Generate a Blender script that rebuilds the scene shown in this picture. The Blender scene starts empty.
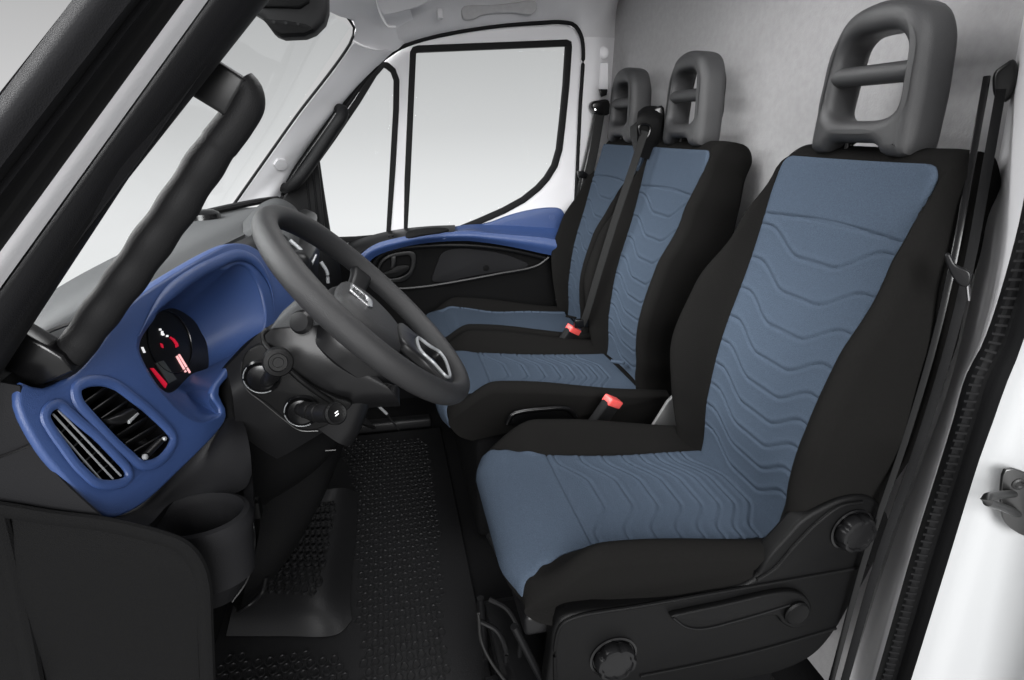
import bpy, bmesh, math, random
from mathutils import Vector, Matrix
random.seed(4)
SC = bpy.context.scene
COL = SC.collection
PI = math.pi
# ------------------------------------------------------------------ camera
FP = 580.0
TH = math.atan(210 / FP)
PS = math.atan(132 / (FP / math.cos(TH)))
FW = Vector((math.sin(PS) * math.cos(TH), math.cos(PS) * math.cos(TH), -math.sin(TH)))
RT = Vector((math.cos(PS), -math.sin(PS), 0))
UP = Vector((math.sin(PS) * math.sin(TH), math.cos(PS) * math.sin(TH), math.cos(TH)))
EYE = Vector((0, 0, 1.15))
cd = bpy.data.cameras.new('camera'); cam = bpy.data.objects.new('camera', cd); COL.objects.link(cam)
cd.sensor_width = 36; cd.lens = FP / 1024 * 36; cd.clip_start = 0.02; cd.clip_end = 100
cam.matrix_world = Matrix.Translation(EYE) @ Matrix((RT, UP, -FW)).transposed().to_4x4()
SC.camera = cam


def P(px, py, X=None, Y=None, Z=None, pl=None):
    """the point of a plane of the cab (X=, Y=, Z= or pl=(origin, normal)) seen at a measured spot"""
    d = FW + RT * ((px - 512) / FP) + UP * ((340 - py) / FP)
    if X is not None: t = (X - EYE.x) / d.x
    elif Y is not None: t = (Y - EYE.y) / d.y
    elif Z is not None: t = (Z - EYE.z) / d.z
    else: t = (pl[0] - EYE).dot(pl[1]) / d.dot(pl[1])
    return EYE + d * t


def PL(pts, **k): return [P(x, y, **k) for x, y in pts]


def V(*a): return Vector(a)

# ------------------------------------------------------------------ materials


def lin(c): return tuple((v / 255 / 12.92 if v / 255 <= .04045 else ((v / 255 + .055) / 1.055) ** 2.4) for v in c)


def mat(name, rgb, rough=.6, metal=0, bump=0, bscale=200, spec=.5, var=0, vscale=30, emit=0, sheen=0, coat=0, weave=False, btype='noise'):
    m = bpy.data.materials.new(name); m.use_nodes = True
    nt = m.node_tree; n = nt.nodes; b = n['Principled BSDF']
    c = lin(rgb) + (1,)
    b.inputs['Base Color'].default_value = c
    b.inputs['Roughness'].default_value = rough
    b.inputs['Metallic'].default_value = metal
    b.inputs['Specular IOR Level'].default_value = spec
    if sheen:
        b.inputs['Sheen Weight'].default_value = sheen
        b.inputs['Sheen Roughness'].default_value = .5
    if coat:
        b.inputs['Coat Weight'].default_value = coat; b.inputs['Coat Roughness'].default_value = .1
    if emit:
        b.inputs['Emission Color'].default_value = c; b.inputs['Emission Strength'].default_value = emit
    tc = n.new('ShaderNodeTexCoord')
    if var:
        no = n.new('ShaderNodeTexNoise'); no.inputs['Scale'].default_value = vscale; no.inputs['Detail'].default_value = 4
        nt.links.new(tc.outputs['Object'], no.inputs['Vector'])
        hs = n.new('ShaderNodeHueSaturation'); hs.inputs['Color'].default_value = c
        mr = n.new('ShaderNodeMapRange'); mr.inputs[1].default_value = .3; mr.inputs[2].default_value = .7
        mr.inputs[3].default_value = 1 - var; mr.inputs[4].default_value = 1 + var
        nt.links.new(no.outputs['Fac'], mr.inputs[0]); nt.links.new(mr.outputs[0], hs.inputs['Value'])
        nt.links.new(hs.outputs[0], b.inputs['Base Color'])
    if bump:
        if btype == 'noise':
            t = n.new('ShaderNodeTexNoise'); t.inputs['Detail'].default_value = 3; o = t.outputs['Fac']
        else:
            t = n.new('ShaderNodeTexVoronoi'); o = t.outputs['Distance']
        t.inputs['Scale'].default_value = bscale
        nt.links.new(tc.outputs['Object'], t.inputs['Vector'])
        bp = n.new('ShaderNodeBump'); bp.inputs['Strength'].default_value = bump; bp.inputs['Distance'].default_value = .002
        nt.links.new(o, bp.inputs['Height']); nt.links.new(bp.outputs[0], b.inputs['Normal'])
    return m


M = dict(
    blue_fabric=mat('blue_fabric', (63, 73, 86), .95, bump=.7, bscale=520, var=.16, vscale=480, spec=.08),
    black_fabric=mat('black_fabric', (20.5, 20, 19.5), .95, bump=.5, bscale=600, var=.1, vscale=500, spec=.05),
    dash_grey=mat('dash_grey', (56, 57, 58), .6, bump=.35, bscale=900, btype='vor', spec=.2),
    plastic=mat('dark_plastic', (15, 15, 15.5), .62, bump=.35, bscale=900, btype='vor', spec=.05),
    smooth=mat('smooth_black_plastic', (18, 18, 19), .36, bump=.05, bscale=100, spec=.25),
    side_plastic=mat('side_cover_plastic', (12, 12, 12.5), .42, bump=.2, bscale=1000, btype='vor', spec=.12),
    dash_top=mat('dash_top_grey', (74, 75, 76), .6, bump=.35, bscale=900, btype='vor', spec=.22),  # lighter copy of the dash grey, with grazing sheen put into the colour
    gloss=mat('gloss_black', (10, 10, 11), .25, spec=.4),
    head=mat('headrest_vinyl', (51, 51, 52), .45, bump=.25, bscale=1000, btype='vor', spec=.45),
    wheel=mat('wheel_leather', (35, 35, 36), .48, bump=.3, bscale=1000, btype='vor', spec=.28),
    rubber=mat('rubber', (18, 18, 19), .65, bump=.15, bscale=300, spec=.15),
    pillar=mat('pillar_plastic', (25, 25, 26.5), .62, bump=.15, bscale=900, btype='vor', spec=.08),
    blue=mat('blue_plastic', (45, 65, 108), .42, bump=.2, bscale=1000, btype='vor', spec=.5),
    white=mat('white_paint', (166, 167, 168), .3, spec=.4, coat=.2),
    light=mat('light_grey_trim', (208, 207, 209), .6, bump=.1, bscale=200, spec=.3),
    lining=mat('headliner_fabric', (196, 195, 197), .95, bump=.35, bscale=160, spec=.1, var=.03, vscale=14),
    wallfab=mat('bulkhead_fabric', (166, 165, 166), .95, bump=.5, bscale=230, spec=.1, var=.05, vscale=60),
    mat=mat('floor_rubber', (23, 23, 24), .45, bump=.2, bscale=300, spec=.22),
    carpet=mat('floor_carpet', (15, 15, 16), .9, bump=.5, bscale=500, spec=.1),
    chrome=mat('brushed_chrome', (200, 200, 202), .25, metal=1),
    steel=mat('zinc_steel', (96, 96, 96), .35, metal=1, bump=.1, bscale=80),
    screw=mat('dark_steel', (60, 60, 60), .4, metal=.8),
    belt=mat('belt_webbing', (22, 22, 22), .7, bump=.6, bscale=350, spec=.2),
    red=mat('red_button', (222, 84, 80), .35, spec=.5),
    redlite=mat('red_light', (200, 20, 50), .5, emit=.5),
    pinklite=mat('pink_light', (255, 190, 190), .5, emit=.7),
    whitelite=mat('white_light', (235, 235, 235), .5, emit=.9),
    screen=mat('display_grey', (70, 72, 70), .3, spec=.5),
    metalgrey=mat('seat_frame_grey', (110, 110, 110), .5, metal=.2),
    silver=mat('silver_paint', (150, 152, 154), .35, metal=.4),
    vinylgrip=mat('grip_rubber', (19, 19, 20), .55, bump=.2, bscale=900, btype='vor', spec=.15),
)
g = bpy.data.materials.new('window_glass'); g.use_nodes = True
nt = g.node_tree; nt.nodes.clear()
o_ = nt.nodes.new('ShaderNodeOutputMaterial'); mx = nt.nodes.new('ShaderNodeMixShader')
tr = nt.nodes.new('ShaderNodeBsdfTransparent'); gl = nt.nodes.new('ShaderNodeBsdfGlossy')
tr.inputs[0].default_value = (.97, .98, .98, 1); gl.inputs['Roughness'].default_value = .02
lw = nt.nodes.new('ShaderNodeLayerWeight'); lw.inputs[0].default_value = .12
mm = nt.nodes.new('ShaderNodeMath'); mm.operation = 'MULTIPLY'; mm.inputs[1].default_value = .06
nt.links.new(lw.outputs['Fresnel'], mm.inputs[0]); nt.links.new(mm.outputs[0], mx.inputs[0])
nt.links.new(tr.outputs[0], mx.inputs[1]); nt.links.new(gl.outputs[0], mx.inputs[2]); nt.links.new(mx.outputs[0], o_.inputs[0])
M['glass'] = g

# ------------------------------------------------------------------ object helpers
ORG = {}


def root_org(o):
    return ORG.get(o.name, V(0, 0, 0)) if o else V(0, 0, 0)


def tag(o, label=None, cat=None, group=None, kind=None):
    if label: o['label'] = label
    if cat: o['category'] = cat
    if group: o['group'] = group
    if kind: o['kind'] = kind
    return o


def thing(name, loc, label, cat, group=None, kind=None):
    e = bpy.data.objects.new(name, None); COL.objects.link(e)
    e.empty_display_size = .05; e.location = loc
    ORG[e.name] = Vector(loc)
    return tag(e, label, cat, group, kind)


def mk(name, verts, faces, m, parent=None, smooth=True, fix=True):
    me = bpy.data.meshes.new(name)
    if parent is not None:
        org = root_org(parent); oloc = V(0, 0, 0)
    else:
        s = V(0, 0, 0)
        for v in verts: s += Vector(v)
        s /= len(verts); zmin = min(v[2] for v in verts)
        org = V(s.x, s.y, zmin); oloc = org
    me.from_pydata([tuple(Vector(v) - org) for v in verts], [], faces)
    if fix:
        bm = bmesh.new(); bm.from_mesh(me)
        bmesh.ops.remove_doubles(bm, verts=bm.verts, dist=1e-5)
        bmesh.ops.recalc_face_normals(bm, faces=bm.faces); bm.to_mesh(me); bm.free()
    me.materials.append(M[m] if isinstance(m, str) else m)
    if smooth:
        me.polygons.foreach_set('use_smooth', [True] * len(me.polygons))
    ob = bpy.data.objects.new(name, me); COL.objects.link(ob)
    if parent is not None:
        ob.parent = parent
        ORG[ob.name] = org
    else:
        ob.location = oloc; ORG[ob.name] = oloc
    if smooth: sharp(me)
    me.update()
    return ob


def sharp(me, ang=38):
    bm = bmesh.new(); bm.from_mesh(me)
    a = math.radians(ang)
    for e in bm.edges:
        if len(e.link_faces) == 2 and e.calc_face_angle(0) > a: e.smooth = False
    bm.to_mesh(me); bm.free()


def gridmesh(rows, closed_u=False, closed_v=False, cap=False):
    nv = len(rows); nu = len(rows[0])
    vs = [p for r in rows for p in r]; fs = []
    for i in range(nv - 1 + (1 if closed_v else 0)):
        for j in range(nu - 1 + (1 if closed_u else 0)):
            a = i * nu + j; b = i * nu + (j + 1) % nu
            c = ((i + 1) % nv) * nu + (j + 1) % nu; d = ((i + 1) % nv) * nu + j
            fs.append((a, b, c, d))
    if cap:
        fs.append(tuple(range(nu))[::-1]); fs.append(tuple((nv - 1) * nu + k for k in range(nu)))
    return vs, fs


def grid(name, rows, m, parent=None, **k):
    vs, fs = gridmesh(rows, **k)
    return mk(name, vs, fs, m, parent)


def cr(pts, n, closed=False):
    """Catmull-Rom through pts, n samples, even spacing"""
    pts = [Vector(p) for p in pts]; N = len(pts)
    if N == 2 and not closed:
        return [pts[0].lerp(pts[1], i / (n - 1)) for i in range(n)]
    dense = []; segs = N if closed else N - 1; S = 12
    for i in range(segs):
        if closed: p0, p1, p2, p3 = pts[i - 1], pts[i], pts[(i + 1) % N], pts[(i + 2) % N]
        else:
            p1, p2 = pts[i], pts[i + 1]
            p0 = pts[i - 1] if i > 0 else p1 * 2 - p2
            p3 = pts[i + 2] if i + 2 < N else p2 * 2 - p1
        t0 = 0; t1 = max((p1 - p0).length, 1e-6) ** .5; t2 = t1 + max((p2 - p1).length, 1e-6) ** .5
        t3 = t2 + max((p3 - p2).length, 1e-6) ** .5
        for s in range(S):
            t = t1 + (t2 - t1) * s / S
            a1 = p0 * ((t1 - t) / (t1 - t0)) + p1 * ((t - t0) / (t1 - t0))
            a2 = p1 * ((t2 - t) / (t2 - t1)) + p2 * ((t - t1) / (t2 - t1))
            a3 = p2 * ((t3 - t) / (t3 - t2)) + p3 * ((t - t2) / (t3 - t2))
            b1 = a1 * ((t2 - t) / (t2 - t0)) + a2 * ((t - t0) / (t2 - t0))
            b2 = a2 * ((t3 - t) / (t3 - t1)) + a3 * ((t - t1) / (t3 - t1))
            dense.append(b1 * ((t2 - t) / (t2 - t1)) + b2 * ((t - t1) / (t2 - t1)))
    dense.append(pts[0] if closed else pts[-1])
    L = [0]
    for i in range(1, len(dense)): L.append(L[-1] + (dense[i] - dense[i - 1]).length)
    out = []; k = 0; den = n if closed else n - 1
    for i in range(n):
        t = L[-1] * i / den
        while k < len(L) - 2 and L[k + 1] < t: k += 1
        out.append(dense[k].lerp(dense[k + 1], min(1, (t - L[k]) / max(L[k + 1] - L[k], 1e-9))))
    return out


def patch(name, rows, nu, nv, m, parent=None, th=.006, side=None):
    """smooth sheet through rows of points, given real thickness"""
    R = [cr(r, nu) for r in rows]
    cols = [cr([R[i][j] for i in range(len(R))], nv) for j in range(nu)]
    G = [[cols[j][i] for j in range(nu)] for i in range(nv)]
    Nn = [[None] * nu for _ in range(nv)]
    for i in range(nv):
        for j in range(nu):
            du = G[i][min(j + 1, nu - 1)] - G[i][max(j - 1, 0)]; dv = G[min(i + 1, nv - 1)][j] - G[max(i - 1, 0)][j]
            n = du.cross(dv); n = n.normalized() if n.length > 1e-12 else V(0, 0, 1)
            Nn[i][j] = n
    tot = sum((Nn[i][j].dot(side) if side is not None else Nn[i][j].dot((EYE - G[i][j]).normalized())) for i in range(nv) for j in range(nu))
    if tot < 0:
        for i in range(nv):
            for j in range(nu): Nn[i][j] = -Nn[i][j]
    B = [[G[i][j] - Nn[i][j] * th for j in range(nu)] for i in range(nv)]
    vs = [p for r in G for p in r] + [p for r in B for p in r]; off = nu * nv; fs = []
    for i in range(nv - 1):
        for j in range(nu - 1):
            a = i * nu + j; q = (a, a + 1, a + nu + 1, a + nu)
            fs.append(q); fs.append(tuple(off + x for x in q[::-1]))
    for j in range(nu - 1):
        fs.append((j, j + 1, off + j + 1, off + j)); a = (nv - 1) * nu + j
        fs.append((a, a + 1, off + a + 1, off + a))
    for i in range(nv - 1):
        a = i * nu; fs.append((a, a + nu, off + a + nu, off + a)); a += nu - 1
        fs.append((a, a + nu, off + a + nu, off + a))
    return mk(name, vs, fs, m, parent)


def plate(name, pts, m, parent=None, th=.01, bev=.003, holes=(), n=None, smooth_outline=0, back=True, res=2):
    """a solid slab with the outline pts (3D, in one plane); front face on the outline plane, body behind it.
    n = outward normal of the front"""
    n = Vector(n).normalized(); o = Vector(pts[0])
    ex = (Vector(pts[len(pts) // 2]) - o); ex = (ex - n * ex.dot(n)).normalized(); ey = n.cross(ex)
    cu = bpy.data.curves.new('tmp', 'CURVE'); cu.dimensions = '2D'; cu.fill_mode = 'BOTH'
    cu.extrude = max(th / 2 - bev, 0.0001); cu.bevel_depth = bev; cu.bevel_resolution = res; cu.offset = -bev
    for k, loop in enumerate([pts] + list(holes)):
        loop = [Vector(q) for q in loop]
        if smooth_outline: loop = cr(loop, smooth_outline, closed=True)
        sp = cu.splines.new('POLY'); sp.points.add(len(loop) - 1)
        for i, q in enumerate(loop):
            d = q - o; sp.points[i].co = (d.dot(ex), d.dot(ey), 0, 1)
        sp.use_cyclic_u = True
    tmp = bpy.data.objects.new('tmp', cu); COL.objects.link(tmp)
    dg = bpy.context.evaluated_depsgraph_get()
    me = bpy.data.meshes.new_from_object(tmp.evaluated_get(dg))
    vs = [o + ex * v.co.x + ey * v.co.y + n * (v.co.z - th / 2) for v in me.vertices]
    fs = [tuple(p.vertices) for p in me.polygons]
    COL.objects.unlink(tmp); bpy.data.objects.remove(tmp); bpy.data.curves.remove(cu); bpy.data.meshes.remove(me)
    return mk(name, vs, fs, m, parent)


def sweep(name, pts, sec, m, parent=None, up=V(0, 0, 1), closed=False, scales=None, cap=True):
    """sweep a closed 2D section [(a,b)] along pts; a along side vector, b along up"""
    rows = []; N = len(pts)
    for i, p in enumerate(pts):
        t = (pts[(i + 1) % N] - pts[i - 1]) if closed else (pts[min(i + 1, N - 1)] - pts[max(i - 1, 0)])
        t.normalize(); s = t.cross(up)
        s = s.normalized() if s.length > 1e-6 else V(1, 0, 0)
        u = s.cross(t).normalized()
        k = scales[i] if scales else 1
        rows.append([p + s * a * k + u * b * k for a, b in sec])
    return grid(name, rows, m, parent, closed_u=True, closed_v=closed, cap=(cap and not closed))


def circ(r, n=14, sx=1, sy=1): return [(r * sx * math.cos(2 * PI * i / n), r * sy * math.sin(2 * PI * i / n)) for i in range(n)]


def rrect(w, h, r, k=4):
    out = []
    for cx, cy, a0 in ((w / 2 - r, h / 2 - r, 0), (-w / 2 + r, h / 2 - r, PI / 2), (-w / 2 + r, -h / 2 + r, PI), (w / 2 - r, -h / 2 + r, 3 * PI / 2)):
        for i in range(k + 1):
            a = a0 + PI / 2 * i / k; out.append((cx + r * math.cos(a), cy + r * math.sin(a)))
    return out


def tube(name, pts, r, m, parent=None, n=14, closed=False, up=V(0, 0, 1), cap=True):
    sc = None
    if isinstance(r, (list, tuple)): sc = [x / r[0] for x in r]; r = r[0]
    return sweep(name, [Vector(p) for p in pts], circ(r, n), m, parent, up, closed, sc, cap)


def lathe(name, prof, c, ax, m, parent=None, n=28, sx=1, refv=None, wob=None):
    """prof: [(r, h)] along axis ax from c"""
    ax = Vector(ax).normalized(); a = Vector(refv) if refv else (V(0, 0, 1) if abs(ax.z) < .9 else V(1, 0, 0))
    a = (a - ax * a.dot(ax)).normalized(); b = ax.cross(a); rows = []
    for r, h in prof:
        row = []
        for i in range(n):
            t = 2 * PI * i / n; k = (wob(t) if wob else 1)
            row.append(Vector(c) + ax * h + (a * math.cos(t) + b * math.sin(t) * sx) * r * k)
        rows.append(row)
    return grid(name, rows, m, parent, closed_u=True, cap=True)


def box(name, c, s, m, parent=None, bev=.004, rot=None, basis=None):
    bm = bmesh.new(); bmesh.ops.create_cube(bm, size=1)
    for v in bm.verts: v.co = Vector((v.co.x * s[0], v.co.y * s[1], v.co.z * s[2]))
    if bev: bmesh.ops.bevel(bm, geom=list(bm.edges), offset=min(bev, min(s) * .45), segments=3, affect='EDGES', profile=.5)
    if basis: Mx = Matrix(basis).transposed()
    elif rot: Mx = Matrix.Rotation(rot[2], 3, 'Z') @ Matrix.Rotation(rot[1], 3, 'Y') @ Matrix.Rotation(rot[0], 3, 'X')
    else: Mx = Matrix.Identity(3)
    vs = [Vector(c) + Mx @ v.co for v in bm.verts]
    bm.verts.index_update(); fs = [tuple(v.index for v in f.verts) for f in bm.faces]; bm.free()
    return mk(name, vs, fs, m, parent)


def join_lists(parts):
    vs = []; fs = []
    for v, f in parts:
        o = len(vs); vs += v; fs += [tuple(i + o for i in q) for q in f]
    return vs, fs


def S(name, o): o['kind'] = 'structure'; o.name = name; return o


def interp(tab, x):
    if x <= tab[0][0]: return tab[0][1]
    for (a, b), (c, d) in zip(tab, tab[1:]):
        if x <= c:
            t = (x - a) / (c - a); t = t * t * (3 - 2 * t); return b + (d - b) * t
    return tab[-1][1]


def sm(t): t = max(0, min(1, t)); return t * t * (3 - 2 * t)


def wave(s):   # quilting line: 0 at the rim of the panel, 1 in the middle, with straight shoulders
    a = abs(s)
    return 1 - sm((a - .25) / .6) * 1.0 + (.10 * math.cos(a * 9) if a < .5 else 0) * 0


def groove(d):
    return -.0030 * math.exp(-(d / .0028) ** 2) + .0016 * math.exp(-((d - .008) / .005) ** 2) + .0008 * math.exp(-((d + .008) / .006) ** 2)

# ================================================================== SEATS


def build_seat(name, label, cy, hw, wi, xb, xt, xf, driver=False, lowside=.36, zb=.42, zt=1.132, group=None, hr=(.118, .25)):
    t = thing(name, (.45, cy, 0), label, 'seat', group)
    L = math.hypot(xt - xb, zt - zb); ax = V(xt - xb, 0, zt - zb) / L; nn = V(-ax.z, 0, ax.x)
    B0 = V(xb, cy, zb)

    def back(u, v, w): return B0 + V(0, u, 0) + ax * (v * L) + nn * w
    wo = lambda v: hw * interp([(-.1, .82), (.05, .90), (.16, .98), (.36, 1.06), (.56, 1.03), (.76, .93), (.92, .84), (1.0, .76)], v)
    wii = lambda v: wi * interp([(-.1, .97), (.35, 1.03), (.98, 1.20)], v)
    pb = lambda v: interp([(-.1, .03), (.1, .06), (.32, .082), (.52, .075), (.72, .042), (.9, .014), (1, 0)], v)
    T = lambda v: interp([(-.1, .10), (.1, .13), (.5, .125), (.85, .12), (1, .135)], v)

    def front(u, v):
        a = abs(u); o = wo(v); i = wii(v); p = pb(v)
        w = 0
        lum = .018 * math.exp(-((v - .40) / .20) ** 2) - .022 * (1 - sm(v / .20))
        if a < i: w = .010 * (a / i) ** 2 - .006
        else:
            w = .004 + p * math.sin(min(1, (a - i) / max(o - i - .018, .01)) * PI / 2) ** 1.3
        w += lum
        # the roll at the outer rim
        r = .030; e = (a - (o - r)) / r
        if e > 0: w -= r * (1 - math.sqrt(max(0, 1 - e * e)))
        # the roll over the top
        q = (v - (1 - .045 / L)) * L / .045
        if q > 0: w -= .045 * (1 - math.sqrt(max(0, 1 - min(1, q) ** 2)))
        return w
    nU = 60; rows = []
    vs_ = [-.02 + .96 * i / 44 for i in range(45)] + [.94 + .06 * math.sin(PI / 2 * i / 12) for i in range(1, 13)]
    for v in vs_:
        o = wo(v); row = []
        for k in range(nU + 1):
            s = math.sin((k / nU - .5) * PI); u = o * s
            row.append(back(u, v, front(u, v) - .004))
        th = T(v); q = max(0, (v - .94) / .06); th2 = th - .035 * (1 - math.sqrt(max(0, 1 - q * q)))
        zr = [(o, -.6), (o * .985, -.85), (o * .9, -1), (0, -1.02), (-o * .9, -1), (-o * .985, -.85), (-o, -.6)]
        for u, w in zr: row.append(back(u, v, w * th2))
        rows.append(row)
    # bottom cap / top cap by polygons
    body = grid('backrest', rows, 'black_fabric', t, closed_u=True, cap=True)
    # insert
    vt = .955; NV, NU = 240, 60; rows = []; rb = []
    lines = [.70, .60, .505, .415, .335, .26, .19, .12, .05]
    for j in range(NV + 1):
        v = -.0 + vt * j / NV
        half = wii(v)
        q = (v - (vt - .05)) / .05
        if q > 0: half *= 1 - .13 * (1 - math.sqrt(max(0, 1 - q ** 2)))
        row = []; r2 = []
        for k in range(NU + 1):
            s = -1 + 2 * k / NU; u = s * half
            d = 0
            vv = v - .0 + .012 * (1 - s * s)
            seam = .785 + .012 * (1 - s * s)
            if v < seam + .02:
                d += -.0045 * math.exp(-(((v - seam) * L) / .003) ** 2)
            if v < seam - .004:
                for q0 in lines:
                    dist = (v - (q0 + .055 - .065 * wave(s * 1.0))) * L
                    if abs(dist) < .03 and (q0 + .055 - .065 * wave(s)) < seam: d += groove(dist)
            edge = max(0, (abs(s) - .955) / .045); d = d * (1 - edge * .8) - .003 * edge ** 2
            w = front(u, v) + .0015 + d
            row.append(back(u, v, w)); r2.append(back(u, v, front(u, v) - .010))
        rows.append(row); rb.append(r2)
    loop_rows = [rb[i][:1] + rows[i] + rb[i][-1:] for i in range(NV + 1)]
    loop_rows = [rb[0]] + [] if False else loop_rows
    ins = grid('backrest_insert', [[rb[i][0]] + rows[i] + [rb[i][-1]] for i in range(NV + 1)], 'blue_fabric', t, closed_u=True, cap=True)
    ins['label'] = 'blue quilted fabric panel of the backrest'
    # ---------------- cushion
    pb_ = .378 if driver else .352
    prof = [(.07, pb_), (.025, pb_ + .008 if driver else .370), (.006, .404), (.004, .425), (.0102, .4407), (.0277, .454), (.054, .4605), (.085, .461), (.13, .457), (.18, .452), (.25, .445), (.40, .428), (.52, .417), (.66, .41)]
    prof = [V(xf + a, 0, b) for a, b in prof]
    NPp = 900; pp = cr(prof, NPp)

    def ctop(p, y):   # point of cushion skin
        i = min(int(p * (NPp - 1)), NPp - 2); f = p * (NPp - 1) - i; q = pp[i].lerp(pp[i + 1], f)
        a = abs(y) / hw
        topk = sm((q.z - .37) / .08)
        inner = .62 + .22 * (1 - sm((q.x - xf - .02) / .12))
        bol = .060 * sm((a - inner) / (1.0 - .1 * sm((q.x - xf) / .2) - inner)) * topk * sm((q.x - xf - .01) / .15)
        e = (a * hw - (hw - .028)) / .028
        dr = .028 * (1 - math.sqrt(max(0, 1 - min(1, e) ** 2))) if e > 0 else 0
        push = .022 * sm((a - .55) / .45) ** 1.5 * (1 - sm((q.x - xf) / .18))   # rounded front corners
        dxx = max(0, min(1, 1 - (q.x - xf) / .11)); yk = 1 - .14 * (1 - math.sqrt(1 - dxx * dxx)) if dxx < 1 else .86
        return V(q.x + push, cy + y * yk, q.z + bol - dr * topk)
    ys = [hw * math.sin((k / 64 - .5) * PI) for k in range(65)]
    rows = []
    for y in ys:
        top = [ctop(i / 90, y) for i in range(91)]
        low = lowside if abs(y) > hw * .8 else lowside
        rows.append([V(xf + .09 + (.02 * sm((abs(y) / hw - .55) / .45)), cy + y * .85, low)] + top + [V(xf + .66, cy + y, low)])
    cush = grid('seat_cushion', rows, 'black_fabric', t, closed_u=True, cap=True)
    rows = []; back_r = []
    p0, p1 = (.12 if driver else .085), .93; NVc, NUc = 230, 60
    xlines = [.225, .285, .34, .39, .435, .475, .51, .545]
    for j in range(NVc + 1):
        p = p0 + (p1 - p0) * j / NVc
        q = ctop(p, 0); dx = q.x - xf
        kk = interp([(0, 1), (.12, .98), (.17, .72), (.22, .42), (.28, .16), (.36, 0)], p)
        half = wi * 1.02 + (hw * .955 - wi * 1.02) * kk - wi * .07 * math.exp(-((dx - .30) / .12) ** 2)
        row = []; r2 = []
        for k in range(NUc + 1):
            s = -1 + 2 * k / NUc; y = s * half; c0 = ctop(p, y)
            c1 = ctop(min(1, p + .004), y); ca = ctop(p, y + .002)
            n_ = (c1 - c0).cross(ca - c0)
            n_ = n_.normalized() if n_.length > 1e-12 else V(0, 0, 1)
            if abs(n_.z) > .5:
                if n_.z < 0: n_ = -n_
            elif n_.x > 0: n_ = -n_
            d = 0; seam = .165
            d += -.0045 * math.exp(-((dx - seam) / .003) ** 2)
            if dx > seam:
                for q0 in xlines:
                    dist = -(dx - (q0 - .045 + .05 * wave(s)))
                    if abs(dist) < .03 and q0 - .045 + .05 * wave(s) > seam + .005: d += groove(dist)
            edge = max(0, (abs(s) - .955) / .045); d -= .003 * edge ** 2
            row.append(c0 + n_ * (.0045 + d * .95)); r2.append(c0 - n_ * .006)
        rows.append([r2[0]] + row + [r2[-1]])
    ci = grid('cushion_insert', rows, 'blue_fabric', t, closed_u=True, cap=True)
    ci['label'] = 'blue quilted fabric panel of the cushion'
    # ---------------- headrest
    hwid, hh = hr
    base = 1.0 * L - .021

    hb0 = B0 + ax * base; hn = V(-1, 0, .03).normalized(); ha = V(.03, 0, 1).normalized()

    def hp(u, s, w=0.0): return hb0 + V(0, u + .006, 0) + ha * s + hn * (w + .016)
    out = [(-hwid * .96, .0), (-hwid * .99, .06), (-hwid * .95, .13), (-hwid * .86, .19), (-hwid * .64, .228), (-hwid * .25, hh - .008), (hwid * .25, hh - .008), (hwid * .64, .228), (hwid * .86, .19), (hwid * .95, .13), (hwid * .99, .06), (hwid * .96, .0)]
    bot = [(hwid * .80, -.004), (hwid * .58, .0), (hwid * .46, .014), (0, .017), (-hwid * .46, .014), (-hwid * .58, .0), (-hwid * .80, -.004)]
    o2 = [hp(u, s) for u, s in out + bot]
    hole = [(-hwid * .66, .072), (-hwid * .66, .12), (-hwid * .60, .170), (-hwid * .42, .190), (0, .195), (hwid * .42, .190), (hwid * .60, .170), (hwid * .66, .12), (hwid * .66, .072), (hwid * .5, .058), (0, .054), (-hwid * .5, .058)]
    h2 = [hp(u, s) for u, s in hole]
    hd = plate('headrest', o2, 'head', t, th=.078, bev=.022, holes=[h2], n=hn, smooth_outline=72, res=5)
    hd['label'] = 'grey padded headrest with two openings'
    # slight wrap: bend the sides back
    for v in hd.data.vertices:
        w = v.co + root_org(t); u = w.y - cy; s = (w - hb0).dot(ha)
        v.co -= hn * (u * u / (hwid * hwid) * .014 + .03 * max(0, s / hh - .55) ** 2)
    rb_ = tube('cross_bar', [hp(u, .130, -.030) for u in [hwid * .74 * (i / 10 - .5) * 2 for i in range(11)]], .017, 'head', hd, n=16)
    for s in (-1, 1):
        tube('headrest_post', [hp(s * hwid * .42, -.06, -.055), hp(s * hwid * .42, .05, -.045)], .0065, 'gloss', hd)
    return t, back, ctop


DX = dict(xb=.685, xt=.84)
drv, dback, dctop = build_seat('driver_seat', 'nearest seat, blue and black fabric driver seat with round plastic adjuster knobs on its side', .95, .245, .158, .685, .84, .152, True, lowside=.372)
mid, mback, mctop = build_seat('passenger_seat', 'middle passenger seat of blue and black fabric with a red buckle against its side', 1.625, .240, .153, .70, .845, .10, lowside=.345, hr=(.112, .25), group=None)
far, fback, fctop = build_seat('passenger_seat', 'farthest passenger seat of blue and black fabric, next to the far door', 2.09, .198, .148, .70, .845, .10, lowside=.345, hr=(.112, .25))

# driver's side cover and adjusters
Ys = .70
YN = V(0, -1, 0)
sh = plate('side_cover', PL([(551, 650), (554, 630), (560, 620), (570, 615), (620, 608), (700, 595), (753, 581), (768, 558), (786, 538), (803, 520), (827, 506), (846, 498), (866, 496), (884, 507), (891, 525), (888, 542), (876, 562), (865, 583), (850, 607), (838, 628), (815, 655), (779, 673), (700, 688), (620, 700), (552, 712)], Y=Ys), 'side_plastic', drv, th=.035, bev=.008, n=YN, smooth_outline=110, res=4)
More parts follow.
